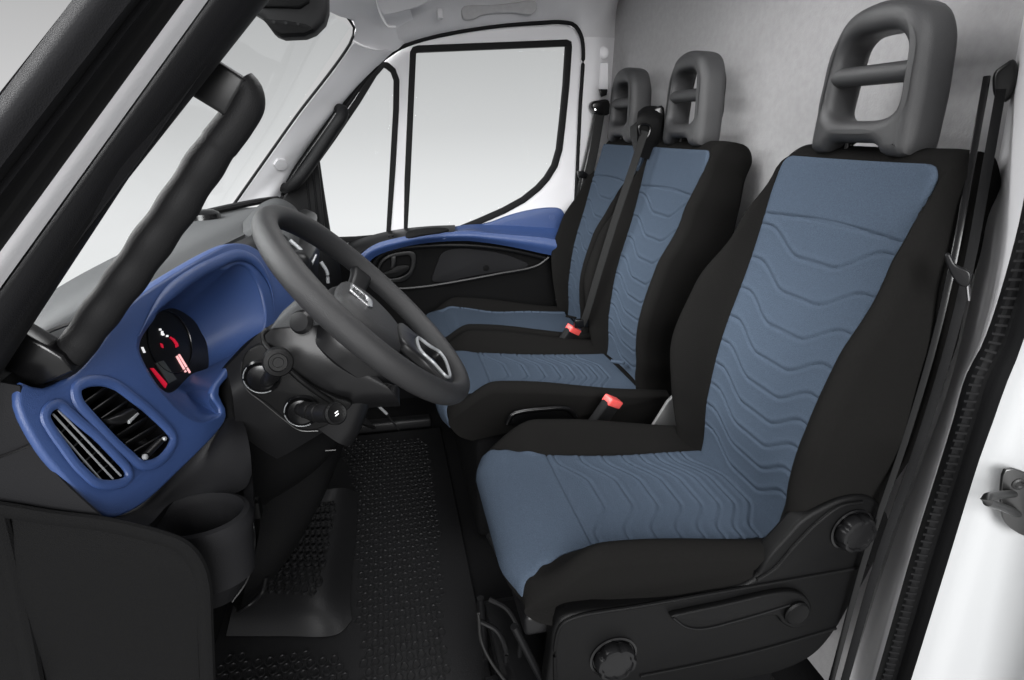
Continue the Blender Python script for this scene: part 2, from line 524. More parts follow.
# raised border lines of the cover
tube('cover_ridge', cr(PL([(556, 700), (556, 640), (562, 624), (575, 617), (640, 606), (720, 592), (800, 578), (868, 566)], Y=Ys - .001), 60), .0035, 'side_plastic', sh, n=8)
tube('cover_ridge', cr(PL([(757, 580), (775, 568), (795, 545), (820, 520), (840, 506), (862, 502)], Y=Ys - .001), 40), .004, 'side_plastic', sh, n=8)
tube('cover_ridge', cr(PL([(640, 676), (700, 664), (760, 650), (836, 628)], Y=Ys - .001), 40), .003, 'side_plastic', sh, n=8)


def knob(px, py, r, par, rot=0):
    c = P(px, py, Y=Ys)
    lathe('knob_recess', [(r * 1.12, -.004), (r * 1.16, .003), (r * 1.06, .004), (r * 1.0, .001)], c, YN, 'gloss', par, n=40)
    k = lathe('adjuster_knob', [(r * .94, .002), (r * 1.0, .006), (r * .98, .017), (r * .90, .022), (r * .76, .023), (r * .72, .020), (r * .2, .021)], c, YN, 'smooth', par, n=84, wob=lambda t: 1 - .10 * max(0, math.cos(6 * t + rot)) ** 2)
    return k


knob(613, 656, .037, drv, 1.0); knob(851, 529, .036, drv, .4)
lv = plate('height_lever', PL([(671, 617), (682, 614), (720, 606), (790, 592), (806, 597), (812, 608), (808, 622), (796, 629), (783, 624), (776, 616), (740, 624), (700, 631), (688, 630)], Y=Ys - .012), 'side_plastic', drv, th=.014, bev=.004, n=YN, smooth_outline=60)
tube('lever_edge', cr(PL([(673, 618), (686, 627), (702, 629), (740, 620), (790, 605)], Y=Ys - .013), 40), .0018, 'smooth', lv, n=8)
lathe('lever_pivot', [(.023, 0), (.024, .006), (.021, .009), (.018, .008)], P(795, 611, Y=Ys - .012), YN, 'side_plastic', lv, n=36)
# under-structure of the driver's seat
ub = box('seat_pan', (.46, .95, .352), (.56, .42, .045), 'smooth', drv, bev=.01)
box('seat_base', (.50, .95, .185), (.46, .36, .30), 'smooth', drv, bev=.015)
fr = thing
fb = box('suspension_frame', (.20, .86, .155), (.10, .27, .03), 'smooth', drv, bev=.004)
for yy in (.735, .98):
    tube('frame_strut', [V(.14, yy, .20), V(.15, yy, .03)], .008, 'smooth', fb)
    tube('frame_strut', [V(.165, yy + .02, .345), V(.22, yy + .02, .20)], .007, 'smooth', fb)
tube('cable', cr([V(.11, .80, .34), V(.115, .80, .27), V(.145, .79, .20), V(.18, .77, .165), V(.24, .76, .17)], 30), .003, 'screw', drv, n=8)
tube('cable', cr([V(.14, .86, .31), V(.17, .84, .30), V(.19, .82, .26), V(.19, .82, .20)], 30), .005, 'smooth', drv, n=8)
tube('cable', cr([V(.12, .85, .27), V(.15, .84, .25), V(.165, .83, .21), V(.165, .83, .18)], 30), .005, 'smooth', drv, n=8)
for k in range(2):
    box('frame_bracket', (.17 + .03 * k, .80 + .1 * k, .11 - .035 * k), (.09, .12, .012), 'smooth', fb, bev=.003)
box('seat_rail', (.45, .78, .018), (.60, .04, .036), 'screw', drv, bev=.004)
box('seat_rail', (.45, 1.12, .018), (.60, .04, .036), 'screw', drv, bev=.004)
tube('cushion_hook', cr(PL([(537, 612), (538, 620), (543, 622)], Y=.74), 10), .0018, 'screw', drv, n=6)
# inner bracket (grey) between the seats
plate('inner_bracket', PL([(648, 434), (668, 402), (678, 392), (705, 392), (705, 446), (672, 440)], Y=1.27), 'metalgrey', drv, th=.012, bev=.003, n=YN)
# bench box beneath the passenger seats
bn = thing('bench_base', (.45, 1.85, 0), 'black box base carrying the two passenger seats', 'seat base')
box('base_box', (.47, 1.84, .17), (.54, .86, .33), 'carpet', bn, bev=.02)
hb = tube('fold_handle', cr(PL([(507, 424), (512, 415), (520, 412), (545, 409), (562, 408), (570, 410), (576, 417)], Y=1.368), 40), .0075, 'gloss', mid, n=10)
plate('handle_pocket', PL([(508, 424), (514, 413), (540, 410), (566, 408), (575, 414), (572, 424)], Y=1.378), 'gloss', mid, th=.008, bev=.002, n=YN, smooth_outline=30)
# loops on the passenger cushions
# tongue strap (blue loop) on middle seat
tube('fabric_loop', PL([(611, 361), (624, 363)], Z=.452), .006, 'blue_fabric', mid, n=8)
tube('fabric_loop', PL([(566, 316), (576, 318)], Z=.455), .005, 'black_fabric', far, n=8)


def buckle(px, py, Y, label, yaw=0, s=1.0):
    c = P(px, py, Y=Y)
    t = thing('belt_buckle', (c.x, c.y, c.z - .07), label, 'buckle', 'red-topped belt buckles between the seats')
    ax = V(.55, -.0, .83).normalized(); sx = V(.75, .45, -.5); sx = (sx - ax * sx.dot(ax)).normalized(); sy = ax.cross(sx)
    b = box('buckle_body', c - ax * .045 * s, (.060 * s, .026 * s, .09 * s), 'rubber', t, bev=.006, basis=(sx, sy, ax))
    r = box('release_button', c + ax * .002, (.058 * s, .030 * s, .022 * s), 'red', t, bev=.004, basis=(sx, sy, ax))
    r['label'] = 'red release button'
    box('slot', c + ax * .0085 * s - sx * .004, (.030 * s, .006 * s, .003), 'gloss', r, bev=.001, basis=(sx, sy, ax))
    tube('stalk', [c - ax * .085 * s, c - ax * .085 * s + V(.02, .0, -.09), V(c.x - .02, max(c.y, 1.41), .26)], .010, 'gloss', t)
    return t


buckle(612, 402, 1.325, 'red-buttoned belt buckle beside the middle seat cushion, between it and the driver seat')
buckle(573, 330, 1.86, 'red-buttoned belt buckle between the two passenger seats', s=1.0)

# ================================================================== ROOM SHELL
FLB = V(0, 0, 0)
fl = box('floor', (.135, 1.5, -.02), (1.49, 1.9, .04), 'carpet', None, bev=0); S('floor', fl)
# bulkhead
wr = patch('wall_rear', [[V(1.0, .70, -.2), V(1.0, 1.2, -.2), V(.985, 1.9, -.2), V(.965, 2.3, -.2), V(.955, 2.50, -.2)],
                         [V(1.0, .70, .9), V(1.0, 1.2, .9), V(.985, 1.9, .9), V(.965, 2.3, .9), V(.955, 2.50, .9)],
                         [V(1.0, .70, 1.78), V(1.0, 1.2, 1.78), V(.985, 1.9, 1.78), V(.965, 2.3, 1.78), V(.955, 2.50, 1.78)]], 24, 20, 'wallfab', None, th=.03)
S('wall_rear', wr)
# roof lining
rf = patch('ceiling', [[V(-.10, .55, 1.50), V(-.10, 1.4, 1.56), V(-.08, 2.0, 1.545), V(-.07, 2.2, 1.49)],
                       [V(.05, .52, 1.58), V(.05, 1.4, 1.66), V(.05, 2.0, 1.63), V(.02, 2.28, 1.52)],
                       [V(.45, .50, 1.64), V(.45, 1.4, 1.74), V(.45, 2.1, 1.70), V(.45, 2.32, 1.60)],
                       [V(1.0, .50, 1.66), V(1.0, 1.4, 1.77), V(1.0, 2.1, 1.74), V(1.0, 2.48, 1.64)]], 30, 30, 'lining', None, th=.03, side=V(0, 0, -1))
S('ceiling', rf)
# side header lining above the far door
hd_ = patch('trim_1', [[P(401, 46, Y=2.37), P(440, 35, Y=2.37), P(490, 27, Y=2.37), P(545, 21.5, Y=2.37), P(565, 20.5, Y=2.37), P(576, 24, Y=2.37), P(584, 37, Y=2.37), P(600, 37.5, Y=2.40), P(616, 38, Y=2.49)],
                       [P(398, 36, Y=2.33), P(438, 26, Y=2.33), P(490, 16, Y=2.33), P(545, 8, Y=2.33), P(568, 7, Y=2.33), P(582, 10, Y=2.33), P(592, 18, Y=2.35), P(603, 22, Y=2.38), P(616, 26, Y=2.49)],
                       [V(.06, 2.27, 1.555), V(.25, 2.27, 1.58), V(.42, 2.27, 1.61), V(.6, 2.27, 1.63), V(.7, 2.27, 1.635), V(.78, 2.27, 1.64), V(.85, 2.3, 1.645), V(.92, 2.35, 1.65), V(.97, 2.48, 1.65)],
                       [V(.06, 2.1, 1.61), V(.25, 2.1, 1.65), V(.42, 2.1, 1.69), V(.6, 2.1, 1.71), V(.7, 2.1, 1.72), V(.78, 2.1, 1.73), V(.85, 2.1, 1.735), V(.92, 2.15, 1.74), V(1.0, 2.25, 1.74)]], 60, 24, 'lining', None, th=.012)
S('trim_1', hd_)
# recessed grab shape in the lining
gl_ = cr([P(x, y, Y=2.298) for x, y in [(462, 8), (466, 5.5), (490, 5), (515, 2.5), (530, 0), (536, 2), (537, 9), (532, 14), (524, 14), (515, 12.5), (495, 13), (482, 15), (473, 19), (464, 18.5), (462, 14)]], 70, closed=True)
gr = plate('grip_recess', gl_, 'wallfab', hd_, th=.030, bev=.004, n=YN, res=3)

# header over the windscreen, far part
hw_ = patch('trim_2', [[V(-.155, .60, 1.40), V(-.165, 1.2, 1.45), V(-.145, 1.75, 1.46), V(-.10, 2.05, 1.475), P(354, 22, Y=2.2), P(356, 28, Y=2.22), P(353, 40, Y=2.22)],
                       [V(-.10, .58, 1.45), V(-.12, 1.2, 1.50), V(-.10, 1.75, 1.51), V(-.06, 2.05, 1.52), P(368, 18, Y=2.24), P(372, 34, Y=2.28), P(370, 48, Y=2.29)],
                       [V(.0, .55, 1.53), V(.0, 1.2, 1.58), V(.0, 1.75, 1.58), V(.02, 2.05, 1.56), P(392, 16, Y=2.27), P(396, 36, Y=2.33), P(392, 52, Y=2.345)],
                       [V(.06, .55, 1.60), V(.06, 1.2, 1.66), V(.06, 1.75, 1.655), V(.08, 2.1, 1.62), P(412, 15, Y=2.29), P(415, 31, Y=2.35), P(405, 44, Y=2.37)]], 50, 24, 'light', None, th=.010, side=V(.5, -.6, -.5))
S('trim_2', hw_)
# far A pillar trim
ap = patch('trim_3', [[P(232, 211, Y=2.2), P(268, 160, Y=2.2), P(303, 111, Y=2.2), P(331, 75, Y=2.2), P(354, 43, Y=2.2)],
                      [P(246, 206, Y=2.22), P(281, 162, Y=2.24), P(316, 112, Y=2.25), P(343, 80, Y=2.25), P(365, 48, Y=2.25)],
                      [P(268, 200, Y=2.25), P(296, 160, Y=2.31), P(332, 112, Y=2.31), P(356, 84, Y=2.31), P(384, 52, Y=2.31)],
                      [P(280, 197, Y=2.32), P(301, 162, Y=2.375), P(336, 113, Y=2.375), P(361, 83, Y=2.375), P(400, 47, Y=2.375)]], 40, 20, 'light', None, th=.012)
S('trim_3', ap)
an_ = (P(246, 206, Y=2.22) - P(316, 112, Y=2.25)).cross(P(296, 160, Y=2.31) - P(265, 160, Y=2.2)).normalized()
if an_.dot(EYE - P(281, 165, Y=2.23)) < 0: an_ = -an_
ao_ = P(281, 165, Y=2.2385)
plate('airbag_mark', [P(281.5 + 7 * math.cos(k * PI / 3), 165 + 6.2 * math.sin(k * PI / 3), pl=(ao_, an_)) for k in range(6)], 'lining', ap, th=.012, bev=.0006, n=an_)
# B pillar trim of the far side
bp = patch('trim_4', [[P(584, 37, Y=2.37), P(583, 60, Y=2.37), P(580, 110, Y=2.37), P(575, 190, Y=2.37), P(560, 330, Y=2.37), V(.74, 2.37, -.02)],
                      [P(598, 37, Y=2.38), P(597, 60, Y=2.38), P(594, 110, Y=2.38), P(589, 190, Y=2.38), V(.84, 2.38, .4), V(.83, 2.38, -.02)],
                      [P(616, 38, Y=2.49), V(.955, 2.49, 1.3), V(.955, 2.49, 1.0), V(.955, 2.49, .7), V(.955, 2.49, .4), V(.955, 2.49, -.02)]], 40, 12, 'light', None, th=.02)
S('trim_4', bp)
lathe('anchor_cap', [(.022, 0), (.022, .008), (.017, .014), (.010, .017)], P(603, 53, Y=2.40), V(-.3, -1, 0), 'light', bp, n=24)
plate('belt_slot', PL([(598, 63), (608, 63), (608, 92), (598, 92)], Y=2.398), 'lining', bp, th=.006, bev=.0015, n=V(-.3, -1, 0))

# far body side (outside of the door) and door
W = .0
dn = YN
S('wall_right', box('wall_right', (.2, 2.455, .36), (1.66, .02, .76), 'carpet', None, bev=0))
door = thing('door_1', (.25, 2.38, .1), 'far door with blue topped armrest panel and two windows', 'door', kind='structure')
DY = 2.395
dout = PL([(582, 40), (578, 30), (566, 24), (520, 25.5), (490, 28), (455, 33), (425, 39.5), (404, 47.5), (383, 62), (365, 84), (345, 109), (322, 140), (305, 163), (291, 186), (283, 200)], Y=DY) + [V(-.40, DY, .70), V(-.36, DY, .12), V(.70, DY, .10), V(.755, DY, .45)] + PL([(572, 210), (575, 180), (579, 110)], Y=DY)
whole = PL([(410.5, 52), (413, 47.5), (418, 46), (567, 40), (571, 42), (571.5, 47), (569, 85), (565.5, 120), (562, 150), (557, 167), (549, 180), (540, 190), (525, 202), (505, 213), (480, 224), (460, 232), (404, 236), (405, 180), (408, 110)], Y=DY)
qhole = PL([(381, 62), (388, 63), (395, 69), (399, 80), (398.5, 110), (395, 170), (390, 238), (330, 244), (322, 215), (318, 190), (314, 160), (330, 137), (355, 100), (372, 72)], Y=DY)
plate('door_frame', dout, 'light', door, th=.045, bev=.004, holes=[whole, qhole], n=dn, res=3)


def shrink(loop, d):
    n = len(loop); out = []
    c = sum(loop, V(0, 0, 0)) / n
    for i in range(n):
        t = loop[(i + 1) % n] - loop[i - 1]; nr = V(-t.z, 0, t.x).normalized()
        if nr.dot(c - loop[i]) < 0: nr = -nr
        out.append(loop[i] + nr * d)
    return out


plate('window_seal', [p - V(0, .004, 0) for p in shrink(whole, -.002)], 'rubber', door, th=.03, bev=.002, holes=[[p - V(0, .004, 0) for p in shrink(whole, .021)]], n=dn)
plate('window_seal', [p - V(0, .004, 0) for p in shrink(qhole, -.002)], 'rubber', door, th=.03, bev=.002, holes=[[p - V(0, .004, 0) for p in shrink(qhole, .020)]], n=dn)
S('window_2', plate('window_2', [p + V(0, .02, 0) for p in shrink(whole, .004)], 'glass', None, th=.004, bev=0.0005, n=dn))
S('window_3', plate('window_3', [p + V(0, .02, 0) for p in shrink(qhole, .004)], 'glass', None, th=.004, bev=0.0005, n=dn))
# door aperture seal
tube('door_seal', cr(PL([(575, 215), (576.5, 185), (580, 110), (583, 45), (580, 33), (574, 25), (563, 22.3), (540, 23), (490, 27), (440, 35.5), (415, 42), (398, 49), (379, 63), (359, 85), (336, 115), (306, 156), (283, 192)], Y=2.368), 120), .0075, 'rubber', door, n=10)
tube('quarter_seal', cr(PL([(377, 66), (366, 78), (352, 98), (335, 122), (316, 149), (308, 160)], Y=2.362), 40), .0085, 'rubber', door, n=10)
# door lower card
lc = plate('door_card', [V(-.34, 2.372, .68)] + PL([(328, 262), (345, 251), (365, 242), (389, 235), (450, 231), (500, 230), (563, 228)], Y=2.372) + [ V(.75, 2.372, .5), V(.70, 2.372, .12), V(-.34, 2.372, .14)], 'plastic', door, th=.03, bev=.008, n=dn)
b1 = patch('armrest_band', [PL([(352, 262), (360, 255), (368, 248.5), (378, 243), (407, 236), (435, 233), (470, 232), (500, 234), (524, 236), (545, 238), (563, 241)], Y=2.275),
                            PL([(352, 268), (360, 260), (370, 252.5), (382, 247), (409, 240.5), (437, 237), (470, 236), (500, 239), (524, 242), (545, 245), (561, 248)], Y=2.268),
                            PL([(356, 275), (366, 266), (374, 257.5), (386, 252), (411, 245.5), (437, 242), (468, 241), (498, 244.5), (522, 249), (545, 254), (559, 256.5)], Y=2.29)], 60, 12, 'blue', door, th=.02)
b1['label'] = 'blue armrest band'
top = patch('armrest_top', [PL([(442, 234), (455, 231.5), (470, 230.5), (500, 234), (524, 236), (545, 238), (563, 241)], Y=2.277),
                            PL([(444, 233.5), (455, 230.5), (470, 228.5), (500, 229.5), (524, 231), (545, 233), (563, 236)], Y=2.33),
                            PL([(448, 228), (457, 226), (470, 224.5), (490, 224), (510, 224.5), (538, 226), (563, 227)], Y=2.375)], 50, 14, 'blue', door, th=.02)
sail = plate('sail_panel', PL([(480, 226), (492, 222), (508, 216), (522, 212), (541, 208.5), (555, 207.8), (561, 209), (564.5, 214), (564.5, 237), (540, 236), (510, 234), (485, 230)], Y=2.366), 'blue', door, th=.02, bev=.004, n=dn, smooth_outline=70, res=4)
lathe('screw_cover', [(.012, 0), (.012, .003), (.009, .003), (.009, .001)], P(552, 217, Y=2.366), dn, 'blue', sail, n=20)
bt = patch('switch_tray', [PL([(350, 262), (358, 255), (368, 248.5), (378, 243), (407, 236), (435, 233), (455, 231)], Y=2.277),
                           PL([(345, 255), (352, 248), (362, 243), (378, 237.5), (404, 231.5), (432, 229), (455, 228)], Y=2.32),
                           PL([(341, 250), (346, 244.5), (358, 239.5), (378, 233.5), (402, 228.8), (430, 226), (455, 225)], Y=2.378)], 40, 14, 'smooth', door, th=.02)
plate('tray_recess', [P(x, y, Z=.806) for x, y in [(408, 237), (425, 234), (440, 232), (449, 229.5), (444, 227.5), (430, 227.5), (412, 230), (406, 233)]], 'carpet', door, th=.006, bev=.002, n=V(0, 0, 1), smooth_outline=30)
lathe('switch', [(.010, 0), (.010, .006), (.006, .008)], P(391, 237, Z=.80), V(0, 0, 1), 'smooth', door, n=16)
# speaker panel, handle bowl, ridge
plate('speaker_cover', PL([(432, 281), (434, 272), (438, 261), (441, 254), (448, 250), (462, 248.5), (480, 250), (500, 253), (518, 259), (529, 265), (524, 269), (500, 272), (470, 277), (445, 282)], Y=2.345), 'pillar', door, th=.012, bev=.003, n=dn, smooth_outline=70)
lathe('speaker_button', [(.013, 0), (.013, .002), (.010, .003)], P(486, 268, Y=2.345), dn, 'plastic', door, n=20)
tube('card_ridge', cr(PL([(388, 287), (400, 288.5), (425, 286.5), (460, 281), (500, 273.5), (530, 268), (540, 264), (549, 257)], Y=2.338), 50), .007, 'smooth', door, n=8)
tube('card_ridge', cr(PL([(370, 272), (378, 258), (392, 250.5), (430, 246), (470, 245.5), (510, 250), (545, 258)], Y=2.34), 50), .008, 'smooth', door, n=8)
bw = plate('handle_bowl', PL([(376, 278), (378, 265), (384, 257), (394, 253), (412, 251), (416, 254), (416, 264), (412, 275), (405, 281), (395, 283), (380, 282)], Y=2.35), 'smooth', door, th=.016, bev=.004, holes=[PL([(380, 274), (382, 265), (388, 259), (398, 257), (409, 256), (411, 262), (408, 272), (400, 277), (388, 278)], Y=2.35)], n=dn, smooth_outline=50)
plate('handle_pull', PL([(379, 275), (390, 270), (397, 266), (409, 265.5), (410, 269), (405, 273), (398, 277), (384, 278)], Y=2.335), 'side_plastic', bw, th=.012, bev=.004, n=dn, smooth_outline=40)
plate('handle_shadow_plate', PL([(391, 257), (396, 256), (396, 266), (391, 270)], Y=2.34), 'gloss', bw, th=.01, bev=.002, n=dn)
plate('corner_cover', PL([(280, 203), (292, 186), (305, 166), (316, 150), (319, 172), (322, 205), (325, 232), (327, 262), (300, 262), (276, 240)], Y=2.35), 'rubber', door, th=.03, bev=.004, n=dn)
for q in (306, 313):
    tube('cover_rib', PL([(q, 172), (q + 8, 250)], Y=2.348), .004, 'smooth', door, n=8)
# belt end-piece near the door
tube('card_clip', PL([(557, 288), (556.5, 300)], Y=2.34), .0035, 'silver', door, n=8)

# far outside mirror seen beyond the quarter window
mr = thing('door_mirror', (-.33, 2.6, .8), 'black outside door mirror seen beyond the far quarter window', 'mirror')
plate('mirror_housing', PL([(262, 215), (275, 190), (300, 165), (314, 160), (318, 185), (322, 215), (322, 240), (300, 250)], Y=2.52), 'rubber', mr, th=.07, bev=.012, n=dn, smooth_outline=50, res=4)
plate('mirror_glass', PL([(315, 170), (319, 182), (322, 210), (326, 235), (321, 236), (317, 200)], Y=2.50), 'chrome', mr, th=.01, bev=.002, n=dn)
tube('mirror_arm', PL([(300, 215), (300, 250)], Y=2.46), .02, 'rubber', mr)
# assist handle on far A pillar
ah = thing('pillar_grab_handle', P(314, 160, Y=2.30), 'black padded grab handle on the far windscreen pillar', 'handle')
tube('grip', cr([P(284, 188, Y=2.31), P(290, 187, Y=2.27), P(298, 180, Y=2.25), P(315, 157, Y=2.25), P(332, 131, Y=2.25), P(341, 118, Y=2.25), P(343, 111, Y=2.27), P(339, 109, Y=2.31)], 50), [.019] * 6 + [.021] * 38 + [.019] * 6, 'vinylgrip', ah, n=14)
tube('mounting_rail', cr([P(281, 194, Y=2.33), P(300, 165, Y=2.33), P(320, 137, Y=2.33), P(338, 111, Y=2.33)], 20), .013, 'gloss', ah, n=10)

# windscreen
wl = []
for z_, tt in ((.90, 0), (1.15, .45), (1.475, 1.0)):
    row = []
    for y_, xx in ((.76, -.52), (1.0, -.545), (1.5, -.555), (1.9, -.53), (2.27, -.545)):
        x1 = {.76: -.13, 1.0: -.15, 1.5: -.16, 1.9: -.13, 2.27: -.075}[y_]
        row.append(V(xx + (x1 - xx) * tt + (0), y_, z_ + (.0)))
    wl.append(row)
S('window_1', patch('window_1', wl, 20, 12, 'glass', None, th=.004))
tube('windscreen_seal', cr([P(229, 211, Y=2.2), P(265, 160, Y=2.2), P(300, 111, Y=2.2), P(328, 75, Y=2.2), P(346, 50, Y=2.2), P(352.5, 38, Y=2.2), P(354, 27, Y=2.2), P(348, 18, Y=2.18), P(336, 4, Y=2.12), V(-.13, 1.75, 1.462), V(-.15, 1.2, 1.45), V(-.14, .6, 1.40)], 90), .0045, 'rubber', hw_, n=8)

# ================================================================== NEAR A PILLAR (door side, left)


def line3(top, bot, Y, bow=0):
    a = P(*top, Y=Y); b = P(*bot, Y=Y); m = P((top[0] + bot[0]) / 2 - bow, (top[1] + bot[1]) / 2, Y=Y)
    return [b + (b - m).normalized() * .55, b, m, a, a + (a - m).normalized() * .42]


def strip(name, lines, m, parent=None, th=.01, label=None):
    return patch(name, lines, 10, max(3, len(lines) * 3), m, parent, th=th)


L0 = line3((72, 0), (0, 96), .46); L1 = line3((96, 0), (0, 128), .452); L2 = line3((131, 0), (0, 168), .462)
L3 = line3((140, 0), (0, 182), .50); L4 = line3((184, 0), (0, 252), .52)
L5 = line3((208, 0), (0, 288), .545); L6 = line3((210, 0), (0, 292), .56); L7 = line3((252, 0), (0, 350), .578, 9)
L8 = line3((268, 0), (0, 374), .60, 13); L8b = [p + V(0, .05, 0) - V(.015, 0, 0) for p in L8]
nap = thing('trim_5', (-.25, .55, .6), 'near windscreen pillar with black rubber edge and pale painted strip', 'pillar', kind='structure')
patch('outer_seal', [L0, L1, L2], 10, 14, 'pillar', nap, th=.03)
patch('seal_channel', [L2, [p.lerp(q, .35) + V(0, .012, 0) for p, q in zip(L3, L4)], L4], 10, 14, 'rubber', nap, th=.02)
patch('painted_flange', [L4, [p.lerp(q, .5) - V(0, .006, 0) for p, q in zip(L4, L5)], L5], 10, 10, 'light', nap, th=.015)
patch('pillar_cover', [L6, [p.lerp(q, .3) - V(0, .008, 0) for p, q in zip(L6, L7)], [p.lerp(q, .7) - V(0, .008, 0) for p, q in zip(L6, L7)], L7], 10, 14, 'pillar', nap, th=.03)
patch('cover_edge', [L7, [p.lerp(q, .5) - V(0, .006, 0) for p, q in zip(L7, L8)], L8, L8b], 10, 10, 'rubber', nap, th=.01)
# grab handle
gh = thing('grab_handle', P(30, 360, Y=.66), 'thick black grab handle on the near windscreen pillar', 'handle')
pY = .66
tn = (EYE - P(150, 230, Y=pY)).normalized()
bkp = (P(150, 230, Y=pY), (FW * -.6 + YN * .5).normalized())
plate('upper_bracket', [P(x, y, Y=.640) for x, y in [(176, 86), (213, 58), (246, 79), (226, 117), (188, 94)]], 'smooth', gh, th=.028, bev=.004, n=YN)
plate('lower_bracket', [P(x, y, Y=.63) for x, y in [(-6, 352), (18, 330), (62, 356), (72, 372), (36, 388), (-4, 366)]], 'gloss', gh, th=.028, bev=.004, n=YN)
cp = [(241, 82), (247, 90), (247, 102), (236, 122), (217, 147), (196, 178), (176, 209), (158, 234), (137, 264), (115, 294), (97, 318), (80, 342), (62, 362), (40, 374)]
pts = cr(PL(cp, Y=.655), 140)
rad = []
for i in range(140):
    t_ = i / 139
    w = .0172 + .0018 * math.sin(PI * min(1, max(0, (t_ - .1) / .8))) + .0007 * math.cos(t_ * 2 * PI * 8) * (1 if .18 < t_ < .85 else 0)
    if t_ < .06: w *= .80 + .2 * sm(t_ / .06)
    if t_ > .93: w *= 1 - .25 * sm((t_ - .93) / .07)
    rad.append(w)
sweep('grip', pts, circ(rad[0], 18), 'vinylgrip', gh, up=V(0, 1, 0), scales=[r / rad[0] for r in rad])

# ================================================================== DASHBOARD
dash = thing('dashboard', (-.45, 1.3, 0), 'grey topped dashboard with bright blue instrument surround running across the cab', 'dashboard')
BO = V(-.36, .60, .904)
BN = V(.9531, -.2287, .1980).normalized()
bz = (BO, BN)


def BP(px, py, off=0): return P(px, py, pl=(BO + BN * off, BN))


def BPL(l, off=0): return [BP(x, y, off) for x, y in l]


outer = [(23, 382), (18, 396), (21, 412), (35, 440), (48, 459), (62, 475), (78, 494), (95, 510), (109, 517), (122, 515.5), (145, 503), (183, 468), (219, 431), (226, 420), (227, 411), (221, 398), (219, 391), (230, 376), (252, 352), (272, 332), (288, 313), (297, 296), (290, 278), (276, 262), (262, 252), (250, 245), (240, 243), (229, 244), (215, 250), (180, 270), (134, 300), (122, 311), (106, 335), (82, 366), (66, 379), (48, 387.5), (35, 386.5)]
opening = [(161, 306), (173, 293), (190, 281), (205, 273), (216, 270), (226, 271), (233, 267), (241, 265), (250, 270), (259, 284), (264, 300), (266, 318), (262, 332), (245, 350), (229, 366), (222, 375), (213, 389), (213, 397), (221, 409), (221, 413), (213, 418), (201, 421), (185, 414), (160, 388), (147, 368), (140, 353), (138.5, 344), (141, 335), (150, 324), (156, 317)]
v1 = [(48, 419), (51, 411), (60, 407), (70, 415), (92, 436), (113, 455), (125, 468), (127, 475), (122, 480), (106, 482), (95, 479), (84, 468), (68, 449), (55, 432)]
v2 = [(79, 398), (79, 390), (88, 384.5), (102, 383.5), (116, 388), (134, 402), (152, 416), (167, 430), (171.5, 438), (169, 446), (160, 457), (150, 462), (139, 461), (128, 451), (110, 434), (92, 416), (83, 406)]
rs = lambda l, n: cr(l, n, closed=True)
OP = rs(BPL(opening), 120)
bezel = plate('instrument_surround', rs(BPL(outer), 130), 'blue', dash, th=.010, bev=.0042, holes=[OP, rs(BPL(v1), 60), rs(BPL(v2), 70)], n=BN, res=4)
bezel['label'] = 'bright blue instrument surround'
# raised rims round the two vents
for loop, w in ((v1, .0055), (v2, .0065)):
    pts = rs(BPL(loop, .001), 80); c = sum(pts, V(0, 0, 0)) / 80
    pts = [p + (p - c).normalized() * .004 for p in pts]
    sweep('vent_rim', pts, circ(w, 10, 1, .6), 'blue', bezel, up=BN, closed=True)
# hood: raised brow above the opening
brow = rs(BPL([(150, 322), (158, 306), (172, 290), (190, 277), (206, 268), (217, 265), (240, 258), (254, 265), (266, 282), (272, 300), (274, 318)], .0), 60)[:50]
br = cr(BPL([(139, 336), (150, 316), (166, 296), (190, 277), (214, 264), (240, 255), (256, 262), (270, 284), (275, 312)], .002), 60)
sweep('brow', br, circ(.010, 10, 1, .45), 'blue', bezel, up=BN, scales=[max(.05, sm(i / 14) * sm((59 - i) / 14)) for i in range(60)])
# recess well
DEP = -.085
back_l = [(163, 311), (173, 310), (187, 318), (194, 325), (199, 334), (204, 343), (206, 352), (207, 362), (206, 369), (191, 374), (180, 384), (168, 392), (158, 386), (148, 374), (141, 360), (139, 345), (144, 330), (152, 319)]
BK = rs([BP(x, y, DEP) for x, y in back_l], 120)
# rotate index so that the far/near corners correspond


def align(A, B):
    n = len(A); ca = sum(A, V(0, 0, 0)) / n; cb = sum(B, V(0, 0, 0)) / n; best = None
    for sgn in (1, -1):
        BB = B if sgn == 1 else B[::-1]
        for k in range(0, n, 2):
            s = sum(((A[i] - ca).normalized() - (BB[(i + k) % n] - cb).normalized()).length for i in range(0, n, 6))
            if best is None or s < best[0]: best = (s, [BB[(i + k) % n] for i in range(n)])
    return best[1]


BK2 = align(OP, BK)
rows = [[p - BN * .004 for p in OP], [a.lerp(b, .12) for a, b in zip(OP, BK2)], [a.lerp(b, .5) for a, b in zip(OP, BK2)], BK2]
outw = []
c0 = sum(BK2, V(0, 0, 0)) / 120
rows2 = [r for r in rows] + [[c0 + (p - c0) * 1.10 - BN * .004 for p in BK2], [p - BN * .012 + (p - c0).normalized() * .012 for p in OP]]
grid('instrument_well', rows2, 'blue', bezel, closed_u=True, closed_v=True)
# outer skirt of the hood, its far side turning forward
OL = rs(BPL(outer), 260)
near_i = lambda q: min(range(260), key=lambda i: (OL[i] - q).length)
ia, ib = near_i(BP(124, 309)), near_i(BP(288, 313))
if ia < ib: ia += 260
HS = [OL[i % 260] - BN * .006 for i in range(ib, ia + 1)]
patch('hood_side', [HS, [p + V(-.010, .001, -.001) for p in HS], [p + V(-.028, .004, -.012) for p in HS]], 90, 8, 'blue', bezel, th=.005, side=V(0, 0, 1))
# instrument cluster
cl = thing
clu = plate('instrument_cluster', rs([c0 + (p - c0) * 1.06 + BN * .003 for p in BK2], 100), 'smooth', dash, th=.01, bev=.001, n=BN)


